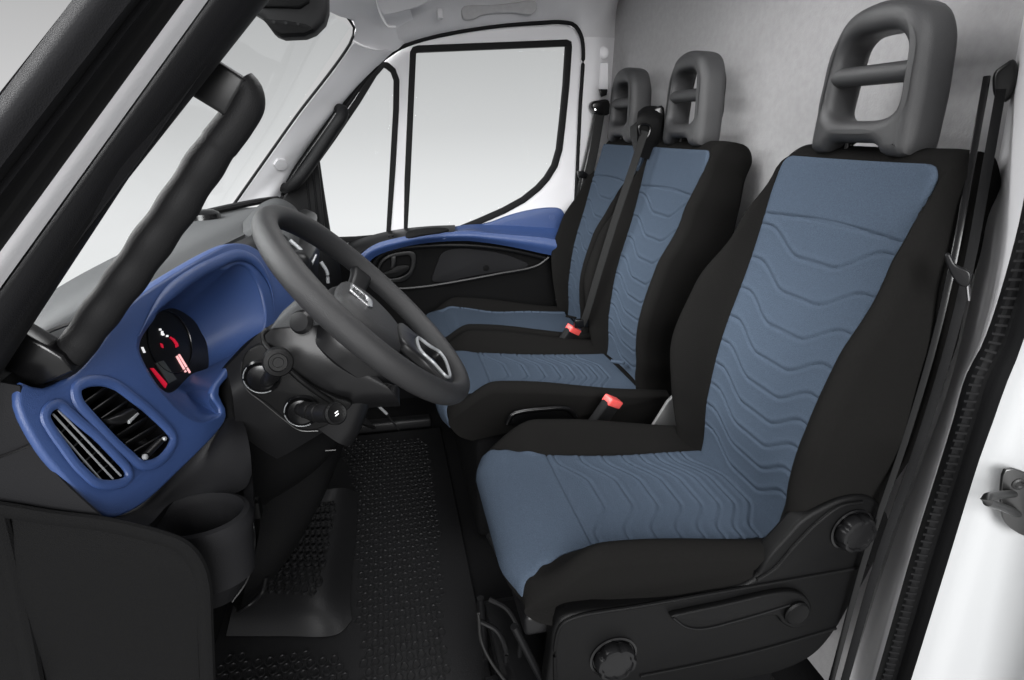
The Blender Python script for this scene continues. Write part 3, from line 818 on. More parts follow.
def CP(l, off=DEP + .005): return [BP(x, y, off) for x, y in l]


dialc = BP(171, 342, DEP + .004)
rr = (BP(206, 352, DEP) - BP(172, 342, DEP)).length
tube('dial_ring', [dialc + (V(0, 0, 1) - BN * BN.z).normalized() * math.cos(a) * .050 + BN.cross(V(0, 0, 1)).normalized() * math.sin(a) * .050 for a in [2 * PI * i / 48 for i in range(48)]], .0012, 'gloss', clu, n=6, closed=True, up=BN)
plate('display', CP([(155.6, 363), (164, 360.6), (177, 379), (169, 383.5)]), 'screen', clu, th=.003, bev=.0005, n=BN)
plate('warning_strip', CP([(151, 368), (154, 368), (167.6, 383.5), (166, 388), (162, 383)]), 'redlite', clu, th=.003, bev=.0005, n=BN)
plate('red_line', CP([(171, 336.5), (175, 339), (178, 343), (179, 346), (176.5, 347.5), (176, 344), (173, 340), (170.5, 338)]), 'redlite', clu, th=.002, bev=.0003, n=BN)
plate('red_line', CP([(161, 343), (163, 344), (164, 348), (162, 347)]), 'redlite', clu, th=.002, bev=.0003, n=BN)
plate('needle', CP([(176.6, 356.5), (178, 355.5), (187, 371.5), (185.8, 372.3)]), 'pinklite', clu, th=.002, bev=.0003, n=BN)
plate('scale_mark', CP([(179, 354.5), (180, 354), (191, 372), (190, 373)]), 'pinklite', clu, th=.002, bev=.0003, n=BN)
plate('scale_mark', CP([(142, 347), (143.5, 347), (146, 352.5), (144.6, 352.8)]), 'whitelite', clu, th=.002, bev=.0003, n=BN)
for a, b in ((160, 328.5), (162, 331), (163, 333.5), (167, 335), (162, 333)):
    plate('scale_mark', CP([(a, b), (a + 1.6, b), (a + 1.6, b + 1.8), (a, b + 1.8)]), 'whitelite', clu, th=.002, bev=.0003, n=BN)
# vents: dark boxes behind and slats
for loop in (v1, v2):
    pts = rs([BP(x, y) - BN * .003 for x, y in loop], 60); c = sum(pts, V(0, 0, 0)) / 60
    grid('vent_duct', [[c + (p - c) * 1.05 for p in pts], [c + (p - c) * .985 for p in pts], [c + (p - c) * .98 - BN * .03 for p in pts], [c + (p - c) * .6 - BN * .05 for p in pts], [c + (p - c) * .01 - BN * .052 for p in pts]], 'gloss', bezel, closed_u=True)
sv = thing
for a, b in (((49, 420), (102, 481)), ((53, 414), (113, 479)), ((58, 410), (121, 476))):
    tube('grille_bar', BPL([a, b], -.002), .0011, 'silver', bezel, n=6)
for a, b in (((56, 437), (74, 420)), ((68, 451), (89, 433)), ((80, 465), (103, 446)), ((92, 477), (117, 458))):
    tube('grille_bar', BPL([a, b], -.005), .0009, 'screw', bezel, n=6)
for k in range(7):
    f_ = (k + .6) / 7.3
    a = V(79 + (138 - 79) * f_, 402 + (462 - 402) * f_, 0); b = V(100 + (172 - 100) * f_, 383 + (440 - 383) * f_, 0)
    A_ = BP(a.x - 2, a.y, -.010); B_ = BP(b.x + 2, b.y, -.010)
    dr = (B_ - A_).normalized(); sd = BN.cross(dr); q = (BN * .75 + sd * .66).normalized(); nn_ = dr.cross(q)
    box('vent_louver', (A_ + B_) / 2, ((B_ - A_).length, .017, .0022), 'smooth', bezel, bev=.0008, basis=(dr, q, nn_))
hp_ = BP(128, 420, .004)
hbx = plate('vent_tab', BPL([(108, 419), (122, 414), (134, 407.5), (139, 411), (129, 422.5), (124, 424), (112, 423)], .006), 'smooth', bezel, th=.016, bev=.003, n=BN)
plate('tab_mark', BPL([(129, 420.5), (138.5, 412.5), (139.5, 414), (130, 423.5)], .0075), 'silver', hbx, th=.003, bev=.0005, n=BN)
tube('thumb_wheel', BPL([(146, 455), (160, 441)], .0), .0045, 'smooth', bezel)
lathe('wheel_end', [(.0035, 0), (.0035, .003), (.002, .004)], BP(144, 457, .004), BN, 'silver', bezel, n=14)
lathe('wheel_end', [(.0028, 0), (.0028, .003), (.002, .004)], BP(163, 439, .002), BN, 'silver', bezel, n=14)

# dash top
tp = patch('dash_top', [[V(-.460, .56, .915), V(-.478, .9, .93), V(-.492, 1.06, .93), V(-.496, 1.43, .93), V(-.474, 1.76, .93), V(-.43, 2.0, .92), V(-.42, 2.3, .86)],
                        [V(-.43, .555, .92), V(-.44, .9, .932), V(-.445, 1.06, .932), V(-.445, 1.43, .934), V(-.42, 1.76, .93), V(-.40, 2.0, .92), V(-.40, 2.32, .85)],
                        [V(-.40, .56, .92), V(-.392, .70, .934), V(-.380, .9, .940), V(-.372, 1.1, .943), V(-.36, 1.35, .942), V(-.34, 1.75, .935), V(-.33, 2.0, .925), V(-.37, 2.33, .82)],
                        [V(-.385, .56, .912), V(-.377, .72, .926), V(-.356, .9, .932), V(-.338, 1.1, .936), V(-.32, 1.35, .930), V(-.29, 1.75, .92), V(-.28, 2.0, .905), V(-.36, 2.33, .80)]], 70, 30, 'dash_top', dash, th=.015, side=V(0, 0, 1))
tp['label'] = 'grey grained dashboard top'
tube('top_groove', cr(PL([(32, 338), (45, 333), (60, 327), (78, 321)], Z=.940), 20), .0022, 'gloss', tp, n=6)
tube('defrost_slot', cr(PL([(194, 216), (214, 211), (236, 206), (262, 201), (278, 199)], Z=.938), 30), .010, 'gloss', tp, n=8)
lathe('dash_sensor', [(.045, 0), (.042, .015), (.03, .022), (.01, .024)], P(203, 219, Z=.93), V(0, 0, 1), 'gloss', tp, n=24)
# black roll between grey top and blue surround
patch('dash_lip', [[V(-.385, .60, .915), V(-.372, .72, .930), V(-.352, .9, .934), V(-.330, 1.1, .937), V(-.31, 1.25, .934), V(-.29, 1.5, .925), V(-.25, 2.0, .91), V(-.345, 2.33, .80)],
                   [V(-.378, .61, .905), V(-.365, .72, .918), V(-.338, .9, .922), V(-.305, 1.1, .930), V(-.275, 1.25, .922), V(-.25, 1.5, .912), V(-.22, 2.0, .89), V(-.335, 2.33, .78)],
                   [V(-.385, .61, .86), V(-.375, .72, .88), V(-.36, .9, .89), V(-.33, 1.1, .90), V(-.30, 1.25, .86), V(-.26, 1.5, .86), V(-.24, 2.0, .83), V(-.335, 2.33, .73)]], 60, 12, 'smooth', dash, th=.012)
# passenger half: front face
patch('dash_face', [[V(-.28, 1.24, .90), V(-.24, 1.5, .90), V(-.22, 2.0, .87), V(-.33, 2.34, .77)],
                    [V(-.25, 1.24, .80), V(-.20, 1.5, .80), V(-.17, 2.0, .77), V(-.30, 2.34, .68)],
                    [V(-.25, 1.24, .66), V(-.20, 1.5, .62), V(-.18, 2.0, .60), V(-.28, 2.34, .56)],
                    [V(-.34, 1.24, .48), V(-.30, 1.5, .46), V(-.30, 2.0, .46), V(-.30, 2.34, .46)]], 40, 24, 'plastic', dash, th=.02)
# central hump (speaker or storage lid) seen over the wheel
hump = patch('centre_hood', [[P(243, 222, Y=1.50), P(262, 203, Y=1.55), P(280, 198.5, Y=1.6), P(296, 208, Y=1.6), P(303, 224, Y=1.6)],
                             [P(243, 232, Y=1.42), P(262, 214, Y=1.44), P(278, 208, Y=1.46), P(292, 216, Y=1.46), P(300, 236, Y=1.46)],
                             [P(243, 260, Y=1.38), P(262, 235, Y=1.40), P(278, 232, Y=1.42), P(290, 240, Y=1.42), P(296, 262, Y=1.42)]], 30, 14, 'dash_grey', dash, th=.012)
# centre stack with silver trimmed vents, visible through the wheel
cs = box('centre_stack', (-.235, 1.46, .80), (.10, .26, .20), 'smooth', dash, bev=.02, rot=(0, .15, 0))
for dz in (0, .02, .04):
    tube('stack_trim', [P(308 - dz * 300, 272 + dz * 60, Y=1.38), P(316 - dz * 250, 255 + dz * 60, Y=1.42)], .003, 'silver', cs)
tube('stack_trim', cr([P(321, 262, Y=1.38), P(327, 272, Y=1.38), P(328, 283, Y=1.38)], 12), .004, 'silver', cs)
tube('stack_trim', cr([P(290, 240, Y=1.38), P(300, 249, Y=1.38), P(312, 262, Y=1.38)], 12), .004, 'silver', cs)

# dash end and kick panel (facing the open door)
EY = .592
patch('dash_end', [PL([(-40, 378), (-10, 381), (8, 384), (20, 386)], Y=EY + .012), PL([(-40, 420), (-10, 420), (12, 420), (25, 424)], Y=EY + .006),
                   PL([(-45, 470), (-10, 468), (20, 464), (54, 471)], Y=EY + .004), PL([(-45, 512), (0, 512), (50, 517), (108, 523)], Y=EY)], 30, 24, 'pillar', dash, th=.003)
dash_g = M['dash_grey']
tube('panel_joint', cr(PL([(-10, 460), (10, 453), (34, 443)], Y=EY + .003), 12), .0014, 'gloss', dash, n=6)
kp = patch('kick_panel', [PL([(-60, 514), (0, 514), (60, 521), (110, 528), (160, 540), (183, 549)], Y=.590),
                          PL([(-60, 560), (5, 560), (60, 560), (110, 563), (165, 566), (197, 574)], Y=.583),
                          PL([(-60, 620), (18, 620), (60, 620), (110, 620), (170, 620), (206, 618)], Y=.583),
                          PL([(-60, 690), (30, 690), (70, 690), (120, 690), (170, 690), (212, 690)], Y=.590),
                          PL([(-60, 860), (50, 860), (90, 860), (130, 860), (170, 860), (215, 860)], Y=.60)], 40, 40, 'plastic', dash, th=.02)
ridge = cr(PL([(-30, 506), (0, 509), (50, 517), (110, 525), (160, 537), (182, 546), (196, 562), (203, 585), (205, 620), (208, 690)], Y=.586), 80)
sweep('panel_ridge', ridge, circ(.009, 10, 1, .6), 'plastic', kp, up=YN)
sweep('panel_ridge', cr(PL([(-4, 512), (8, 560), (20, 610), (36, 690)], Y=.586), 30), circ(.010, 10, 1, .6), 'plastic', kp, up=YN)
# lower dash below the surround, running to the cup holder
ldp = patch('lower_dash', [[BP(109, 514, -.03), BP(124, 512, -.025), BP(150, 494, -.02), BP(186, 458, -.02), BP(219, 424, -.02), BP(232, 400, -.03)],
                           [P(113, 522, Y=.605), P(134, 517, Y=.64), P(162, 499, Y=.70), P(200, 466, Y=.77), P(228, 436, Y=.81), P(246, 430, Y=.83)],
                           [P(122, 529, Y=.602), P(142, 522, Y=.635), P(172, 499, Y=.71), P(212, 480, Y=.755), P(240, 456, Y=.79), P(250, 450, Y=.80)],
                           [P(132, 534, Y=.602), P(150, 524, Y=.635), P(178, 500, Y=.712), P(222, 496, Y=.727), P(245, 488, Y=.755), P(252, 474, Y=.78)]], 50, 30, 'pillar', dash, th=.012)
cupc = V(-.2565, .674, .70)
cup_w = .054
ch = thing
rows = []
prof = [(.030, -.085), (.036, -.08), (.046, -.01), (.0505, -.002), (.054, .0015), (.060, -.001), (.064, -.010), (.060, -.03), (.055, -.09), (.03, -.10)]
n_ = 60
for r, h in prof:
    row = []
    for i in range(n_):
        a = 2 * PI * i / n_
        row.append(cupc + V(math.cos(a) * r * (1 if r < .056 else 1.0), math.sin(a) * r * .80, h + .0))
    rows.append(row)
cup = grid('cup_holder', rows, 'pillar', dash, closed_u=True, cap=True)
# skin that joins the cup holder to the dash
patch('cup_front', [[P(140, 538, Y=.605), P(160, 535, Y=.62), P(180, 540, Y=.628), P(205, 544, Y=.635), P(235, 534, Y=.66), P(251, 515, Y=.70), P(253, 490, Y=.76), P(250, 460, Y=.83)],
                    [P(165, 548, Y=.602), P(180, 552, Y=.610), P(192, 560, Y=.620), P(212, 568, Y=.632), P(236, 560, Y=.66), P(251, 545, Y=.70), P(254, 530, Y=.76), P(255, 500, Y=.83)],
                    [P(188, 562, Y=.604), P(192, 572, Y=.610), P(198, 586, Y=.618), P(212, 594, Y=.635), P(232, 588, Y=.66), P(246, 574, Y=.70), P(250, 556, Y=.76), P(252, 530, Y=.83)],
                    [P(197, 586, Y=.610), P(198, 596, Y=.615), P(202, 606, Y=.625), P(212, 609, Y=.64), P(228, 603, Y=.66), P(240, 592, Y=.70), P(246, 575, Y=.76), P(248, 550, Y=.83)]], 50, 20, 'pillar', dash, th=.012)
tube('shroud_edge', cr([P(168, 470, Y=.77), P(205, 480, Y=.77), P(238, 498, Y=.735), P(252, 520, Y=.705), P(254, 548, Y=.69), P(247, 580, Y=.67), P(232, 602, Y=.655)], 50), .0015, 'smooth', dash, n=6)
# front bulkhead / firewall and hidden underdash
box('firewall', (-.60, 1.48, .42), (.05, 1.80, .86), 'carpet', dash, bev=.01)
box('under_dash', (-.50, 1.48, .58), (.16, 1.72, .26), 'carpet', dash, bev=.03)
# knee panel beneath the column
patch('knee_panel', [[P(226, 366, Y=.92), P(262, 334, Y=1.0), P(300, 320, Y=1.1), P(340, 330, Y=1.2), P(380, 360, Y=1.3)],
                     [P(236, 430, Y=.86), P(262, 432, Y=.90), P(300, 436, Y=.95), P(340, 420, Y=1.05), P(368, 398, Y=1.2)],
                     [P(252, 480, Y=.84), P(268, 478, Y=.88), P(300, 470, Y=.93), P(330, 452, Y=1.0), P(352, 420, Y=1.12)],
                     [P(254, 504, Y=.88), P(264, 505, Y=.92), P(290, 496, Y=.98), P(318, 470, Y=1.05), P(345, 425, Y=1.18)]], 40, 24, 'plastic', dash, th=.02)
patch('knee_bolster', [[P(262, 500, Y=.92), P(290, 480, Y=.95), P(315, 455, Y=1.0), P(345, 428, Y=1.1)],
                       [P(258, 540, Y=.92), P(290, 520, Y=.94), P(322, 490, Y=.99), P(342, 450, Y=1.1)],
                       [P(246, 585, Y=.90), P(275, 570, Y=.93), P(300, 540, Y=.99), P(330, 480, Y=1.1)],
                       [P(240, 612, Y=.98), P(262, 590, Y=1.02), P(280, 565, Y=1.08), P(312, 510, Y=1.2)]], 30, 24, 'plastic', dash, th=.02)
tube('knee_joint', PL([(303, 452), (336, 450)], Y=.985), .0015, 'smooth', dash, n=6)
tube('hanging_loop', cr([P(266, 577, Y=.92), P(262, 592, Y=.92), P(250, 604, Y=.90), P(238, 612, Y=.90)], 20), .004, 'smooth', dash, n=8)
box('side_latch', P(257, 508, Y=.83), (.012, .02, .03), 'side_plastic', dash, bev=.003)

# ================================================================== STEERING
ang = math.radians(46)
WC = V(-.036, .953, .877)
E1 = V(math.cos(ang), 0, -math.sin(ang)); E2 = V(0, 1, 0); WN = V(math.sin(ang), 0, math.cos(ang))
RW = .204


def WP(a, b, c=0): return WC + E1 * a + E2 * b + WN * c


def colp(d, u, z_, tilt=0):   # column point: d back along the column, u across, z_ across the plane
    return WC - WN * d + E2 * u + E1 * z_


col = thing('steering_column', (-.2, .95, .6), 'black steering column cowl behind the wheel carrying stalks and ignition surround', 'steering column')
rows = []
for d, w, h, oz in ((.045, .060, .050, .0), (.06, .078, .065, .005), (.11, .090, .085, .015), (.16, .092, .10, .022), (.19, .085, .10, .03)):
    rows.append([colp(d, a, b + oz) for a, b in rrect(w * 2, h * 2, min(w, h) * .45, 6)])
cw = grid('column_cowl', rows, 'smooth', col, closed_u=True, cap=True)
CYp = .845
# big side cover facing the door
patch('side_cowl', [PL([(226, 368), (243, 350), (262, 331), (285, 318), (305, 316), (330, 335), (352, 352)], Y=.865),
                    PL([(232, 392), (252, 380), (272, 365), (300, 355), (330, 365), (362, 378), (392, 392)], Y=CYp),
                    PL([(236, 425), (256, 418), (278, 415), (302, 410), (330, 405), (362, 398), (398, 400)], Y=CYp + .01),
                    PL([(246, 470), (262, 465), (285, 455), (310, 440), (335, 425), (360, 410), (400, 406)], Y=.90)], 50, 30, 'smooth', cw, th=.02)
# stalk panel
sp = plate('stalk_panel', PL([(241, 378), (241, 366), (245, 354), (254, 347), (264, 345), (276, 352), (290, 368), (312, 385), (335, 397), (352, 404), (346, 412), (330, 424), (316, 430), (302, 430), (288, 422), (268, 405), (250, 392)], Y=CYp - .008), 'side_plastic', cw, th=.014, bev=.003, n=YN, smooth_outline=90)
tube('panel_edge', cr(PL([(242, 362), (241, 376), (247, 390), (262, 402), (284, 420), (300, 430.5), (318, 431)], Y=CYp - .009), 50), .0010, 'screw', sp, n=6)
for (px, py, r) in ((262, 376, .026), (302, 410, .026)):
    c = P(px, py, Y=CYp - .008)
    lathe('stalk_boot', [(r, 0), (r * 1.02, .004), (r * .92, .007), (r * .80, .003), (r * .74, .008), (r * .5, .010)], c, YN, 'gloss', sp, n=32)
    tube('boot_ring', cr([c + V(math.cos(a) * r * .93, -.006, math.sin(a) * r * .93) for a in [PI * .75 + i * PI * .9 / 14 for i in range(15)]], 20), .0009, 'silver', sp, n=6)
s1 = tube('indicator_stalk', cr([P(265, 382, Y=.845), P(270, 378, Y=.815), P(277, 366, Y=.775)], 14), [.010] * 7 + [.011] * 7, 'smooth', col, n=14)
kc = P(278, 362, Y=.765); kd = (EYE - kc).normalized()
kdd = V(kd.x * .6 + .1, kd.y, kd.z * .6).normalized()
lathe('stalk_end', [(.016, -.022), (.0195, -.012), (.020, 0), (.018, .006), (.0125, .0075), (.0115, .0055), (.007, .0055), (.0065, .0068), (.002, .0068)], kc, kdd, 'side_plastic', s1, n=32)
s2 = tube('light_stalk', cr([P(297, 408, Y=.845), P(306, 410, Y=.81), P(318, 413, Y=.775), P(331, 413.5, Y=.745)], 20), [.010] * 6 + [.0125] * 14, 'smooth', col, n=16)
for q in ((313, 411.5, .787), (320, 413, .770)):
    c = P(q[0], q[1], Y=q[2]); lathe('stalk_ring', [(.0128, -.002), (.0138, 0), (.0128, .002)], c, (P(335, 414, Y=.74) - P(306, 410, Y=.81)), 'side_plastic', s2, n=24)
ec = P(336, 413.5, Y=.742); ed = (EYE - ec).normalized() + V(.5, 0, 0); ed.normalize()
e_ = lathe('stalk_end', [(.0125, -.012), (.0155, -.006), (.0158, .001), (.0135, .0035), (.0105, .0018), (.002, .0018)], ec, ed, 'side_plastic', s2, n=28)
ux = V(0, 0, 1).cross(ed).normalized(); uy = ed.cross(ux)
for k in (-1, 1):
    box('stalk_symbol', ec + ed * .0022 + uy * .0018 * k, (.0055, .0014, .0008), 'whitelite', e_, bev=.0002, basis=((ux + uy * .3).normalized(), uy, ed))
# wire-like lever behind (right stalk seen edge on)
tube('lever_rod', cr([P(291, 371, Y=.82), P(303, 382, Y=.82), P(318, 393, Y=.825), P(332, 402, Y=.83)], 20), .0042, 'side_plastic', sp, n=10)
tube('lever_rod', cr([P(268, 329, Y=.83), P(263, 334, Y=.83), P(264, 342, Y=.825), P(270, 351, Y=.81)], 20), .0035, 'side_plastic', sp, n=10)
# grey upper collar
plate('upper_collar', PL([(270, 330), (279, 318), (296, 303), (302, 300), (325, 320), (323, 326), (300, 328)], Y=.85), 'dash_grey', cw, th=.04, bev=.006, n=YN)
lathe('ignition', [(.016, 0), (.018, .006), (.014, .012), (.006, .013)], P(303, 322, Y=.85), V(-.4, -1, .4), 'smooth', cw, n=24)

sw = thing('steering_wheel', WC, 'black leather steering wheel with a small framed emblem on its hub', 'steering wheel')
rimpts = [WP(RW * math.cos(a), RW * math.sin(a)) for a in [2 * PI * i / 120 for i in range(120)]]
rows = []
for i, p in enumerate(rimpts):
    a = 2 * PI * i / 120; rd = (p - WC).normalized()
    k = 1 + .06 * (max(0, math.cos(a - 2.3)) ** 8 + max(0, math.cos(a + 2.3)) ** 8)
    rows.append([p + rd * (math.cos(t) * .0165 * k) + WN * (math.sin(t) * .0195 * k) for t in [2 * PI * j / 20 for j in range(20)]])
rim = grid('rim', rows, 'wheel', sw, closed_u=True, closed_v=True)
# hub pad
hubo = [(-.060, -.0), (-.058, .045), (-.045, .085), (-.015, .10), (.03, .098), (.06, .085), (.085, .06), (.098, .03), (.10, 0), (.098, -.03), (.085, -.06), (.06, -.085), (.03, -.098), (-.015, -.10), (-.045, -.085), (-.058, -.045)]
rows = []
for sc, c in ((.90, -.085), (1.0, -.075), (1.02, -.055), (1.0, -.036), (.93, -.026), (.78, -.018), (.5, -.012), (.2, -.010)):
    rows.append([WP(a * sc + .005, b * sc, c) for a, b in [(q.x * 1.12, q.y * 1.12) for q in cr([V(a, b, 0) for a, b in hubo], 64, closed=True)]])
hub = grid('hub', rows, 'smooth', sw, closed_u=True, cap=True)
# sculpted cover on top of hub
hubc = [(-.045, 0), (-.04, .05), (-.01, .075), (.03, .070), (.062, .045), (.075, 0), (.062, -.045), (.03, -.070), (-.01, -.075), (-.04, -.05)]
rows = []
for sc, c in ((1.0, -.024), (1.0, -.014), (.94, -.007), (.75, -.002), (.4, .000), (.1, .0005)):
    rows.append([WP(a * sc, b * sc, c) for a, b in [(q.x * 1.22, q.y * 1.2) for q in cr([V(a, b, 0) for a, b in hubc], 64, closed=True)]])
hcv = grid('hub_cover', rows, 'wheel', hub, closed_u=True, cap=True)
# spokes
for s in (-1, 1):
    rows = []
    for t_ in [i / 12 for i in range(13)]:
        r0 = .07; r1 = RW - .006; rr_ = r0 + (r1 - r0) * t_
        wd = .024 - .006 * math.sin(PI * t_); cc = -.042 + .034 * sm(t_)
        u = s * rr_; off = -.010 - .012 * t_
        rows.append([WP(off + a, u, cc + b) for a, b in rrect(wd * 2, .018, .008, 4)])
    grid('spoke', rows, 'smooth', sw, closed_u=True, cap=True)
lo = [WP(a, b, .002) for a, b in [(.07, -.050), (.07, .050), (.12, .058), (.165, .082), (.188, .070), (.195, 0), (.188, -.070), (.165, -.082), (.12, -.058)]]
li = [WP(a, b, .002) for a, b in [(.108, -.034), (.108, .034), (.135, .042), (.162, .058), (.172, .045), (.176, 0), (.172, -.045), (.162, -.058), (.135, -.042)]]
lsp = plate('lower_spoke', lo, 'smooth', sw, th=.018, bev=.005, holes=[cr(li, 60, closed=True)], n=WN, smooth_outline=80)
tube('spoke_trim', cr([p + WN * .001 for p in li], 90, closed=True), .0030, 'silver', lsp, n=8, closed=True, up=WN)
# emblem: small silver frame with bars
ec0 = (-.020, 0)
bd = thing
fr_ = plate('emblem_frame', [WP(a, b, .0035) for a, b in [(-.044, -.023), (-.044, .023), (-.006, .025), (.002, .018), (.002, -.018), (-.006, -.025)]], 'chrome', hcv, th=.004, bev=.001, holes=[[WP(a, b, .0035) for a, b in [(-.0405, -.0195), (-.0405, .0195), (-.009, .0195), (-.009, -.0195)]]], n=WN)
plate('emblem_face', [WP(a, b, .0015) for a, b in [(-.041, -.020), (-.041, .020), (-.008, .020), (-.008, -.020)]], 'gloss', fr_, th=.003, bev=.0005, n=WN)
for k in range(4):
    a0 = -.037 + k * .0070
    plate('emblem_bar', [WP(a, b, .0025) for a, b in [(a0, -.015), (a0, .015), (a0 + .0035, .015), (a0 + .0035, -.015)]], 'dash_grey', fr_, th=.0025, bev=.0004, n=WN)

# ================================================================== PEDAL + centre floor
pd = thing('pedal', P(380, 415, Y=1.9), 'black foot pedal with a bright metal edge under the dashboard', 'pedal')
plate('pedal_pad', [P(x, y, Y=1.85) for x, y in [(360, 422), (369, 409), (386, 425), (384, 426)]], 'rubber', pd, th=.02, bev=.004, n=V(.7, -.6, .5))
tube('pedal_arm', [P(372, 400, Y=1.78), P(387, 414, Y=1.78)], .005, 'silver', pd)
tube('pedal_arm', [P(387, 414, Y=1.78), P(399, 430, Y=1.78)], .003, 'smooth', pd)

# floor mat
fm = thing('floor_mat', (-.1, 1.4, 0), 'black rubber floor mat with raised oval studs and a footrest step', 'floor mat')
box('mat_sheet', (-.155, 1.40, .008), (.62, 1.42, .014), 'mat', fm, bev=.004)


def studs(region, sx, sy, zf, name, par):
    vs = []; fs = []
    x0, x1, y0, y1 = region; j = 0; y = y0
    while y < y1:
        x = x0 + (sx / 2 if j % 2 else 0)
        while x < x1:
            z = zf(x, y)
            if z is not None:
                N = 12; o = len(vs)
                for r, h in ((1.0, 0), (.92, .0035), (.70, .0035), (.60, .0)):
                    for i in range(N):
                        a = 2 * PI * i / N
                        vs.append(V(x + math.cos(a) * sx * .40 * r, y + math.sin(a) * sy * .55 * r, z + h))
                for k in range(3):
                    for i in range(N):
                        fs.append((o + k * N + i, o + k * N + (i + 1) % N, o + (k + 1) * N + (i + 1) % N, o + (k + 1) * N + i))
            x += sx
        y += sy; j += 1
    return mk(name, vs, fs, 'mat', par, fix=False)


def inpoly(x, y, poly):
    c = False; n = len(poly); j = n - 1
    for i in range(n):
        if ((poly[i][1] > y) != (poly[j][1] > y)) and (x < (poly[j][0] - poly[i][0]) * (y - poly[i][1]) / (poly[j][1] - poly[i][1]) + poly[i][0]): c = not c
        j = i
    return c


r_ = lambda l: [(P(x, y, Z=.015).x, P(x, y, Z=.015).y) for x, y in l]
pA = r_([(338, 440), (425, 440), (438, 520), (448, 690), (362, 690), (358, 600), (356, 500)])
pB = r_([(220, 655), (345, 655), (348, 690), (205, 690)])
studs((-.50, .25, .85, 2.1), .026, .026, lambda x, y: .014 if inpoly(x, y, pA) or inpoly(x, y, pB) else None, 'oval_studs', fm)
# footrest step: sloping wedge
FZ = lambda x, y: .02 + .10 * sm((1.80 - y) / .0 if False else 0)
A = P(230, 632, Z=.075); B = P(346, 630, Z=.02); C_ = P(358, 490, Z=.02); D = P(300, 480, Z=.16)
ft = patch('footrest', [[P(226, 636, Z=.02), P(280, 636, Z=.02), P(338, 634, Z=.02), P(352, 620, Z=.02)],
                        [P(232, 610, Z=.065), P(270, 608, Z=.065), P(318, 606, Z=.065), P(350, 600, Z=.03)],
                        [P(245, 560, Z=.09), P(290, 540, Z=.09), P(330, 530, Z=.09), P(356, 530, Z=.03)],
                        [P(290, 500, Z=.13), P(310, 494, Z=.13), P(338, 488, Z=.13), P(358, 492, Z=.06)]], 24, 24, 'mat', fm, th=.01)


def zfoot(x, y): return None


vsf = []; pr = [[P(250 + 0, 590, Z=.078), P(318, 596, Z=.078)], [P(300, 505, Z=.125), P(336, 500, Z=.125)]]
vs = []; fs = []
for j in range(11):
    for i in range(8):
        t_ = (j + .5) / 11; s_ = (i + .5 + (.25 if j % 2 else -.25)) / 8
        c = pr[0][0].lerp(pr[0][1], s_).lerp(pr[1][0].lerp(pr[1][1], s_), t_) + V(0, 0, -.004)
        o = len(vs)
        for r, h in ((1, 0), (.9, .006), (.7, .006), (.6, .0)):
            for k in range(12):
                a = 2 * PI * k / 12; vs.append(c + V(math.cos(a) * .0095 * r, math.sin(a) * .016 * r, h))
        for q in range(3):
            for k in range(12): fs.append((o + q * 12 + k, o + q * 12 + (k + 1) % 12, o + (q + 1) * 12 + (k + 1) % 12, o + (q + 1) * 12 + k))
mk('footrest_studs', vs, fs, 'mat', fm, fix=False)
box('mat_border', (-.03, 2.15, .03), (.30, .05, .04), 'mat', fm, bev=.01)

# ================================================================== BELTS


def strap(name, pts, w, m, par, up, th=.0018): return sweep(name, cr(pts, 40), rrect(w, th, th * .45, 2), m, par, up=up)


b1_ = thing('seat_belt', (.93, .78, .0), 'black seat belt hanging down the near door pillar beside the driver seat', 'seat belt')
bpts = [P(1003, 76, Y=.81), P(1000, 95, Y=.79), P(985, 180, Y=.73), P(972, 252, Y=.695), P(950, 345, Y=.678), P(921, 440, Y=.672), P(879, 560, Y=.668), P(842, 690, Y=.665)]
strap('webbing', bpts, .013, 'rubber', b1_, V(-.75, -.65, 0))
strap('webbing', [p + V(-.012, .016, 0) for p in bpts], .010, 'gloss', b1_, V(-.75, -.65, 0), th=.004)
an = plate('belt_guide', [P(x, y, X=.935) for x, y in [(992, 84), (994, 72), (1003, 64), (1013, 58), (1018, 70), (1014, 88), (1006, 101), (995, 98)]], 'gloss', b1_, th=.03, bev=.006, n=V(-.8, -.6, 0), smooth_outline=30)
plate('latch_tongue', [P(x, y, Y=.67) for x, y in [(944, 254), (950, 253), (957, 262), (974, 268), (972, 280), (962, 281), (952, 272)]], 'smooth', b1_, th=.008, bev=.003, n=V(-.8, -.6, 0), smooth_outline=24)
tube('tongue_tip', PL([(967, 281), (969, 300)], Y=.665), .0025, 'chrome', b1_)

b2_ = thing('seat_belt', (.85, 2.36, 0), 'black seat belt on the far door pillar beyond the farthest seat', 'seat belt')
strap('webbing', [P(601, 108, Y=2.33), P(594, 150, Y=2.33), P(585, 190, Y=2.33), P(577, 225, Y=2.33), P(567, 300, Y=2.33)], .036, 'belt', b2_, V(-.5, -.85, 0))
strap('webbing', [P(596, 112, Y=2.345), P(588, 150, Y=2.345), P(581, 180, Y=2.345), P(577, 205, Y=2.345), P(571, 300, Y=2.345)], .018, 'gloss', b2_, V(-.5, -.85, 0), th=.005)
plate('belt_guide', PL([(592, 108), (593, 102), (600, 100), (609, 100), (610, 114), (600, 115)], Y=2.32), 'gloss', b2_, th=.04, bev=.008, n=YN, smooth_outline=24)
tube('guide_bolt', [P(595, 109.5, Y=2.315), P(595, 109.5, Y=2.305)], .004, 'chrome', b2_)
plate('guide_hook', PL([(599, 89), (608, 89), (607, 95), (602, 97)], Y=2.385), 'gloss', b2_, th=.015, bev=.003, n=YN)
plate('latch_tongue', PL([(577, 171), (584, 171), (588, 174), (587, 178), (579, 178)], Y=2.315), 'gloss', b2_, th=.012, bev=.003, n=YN)

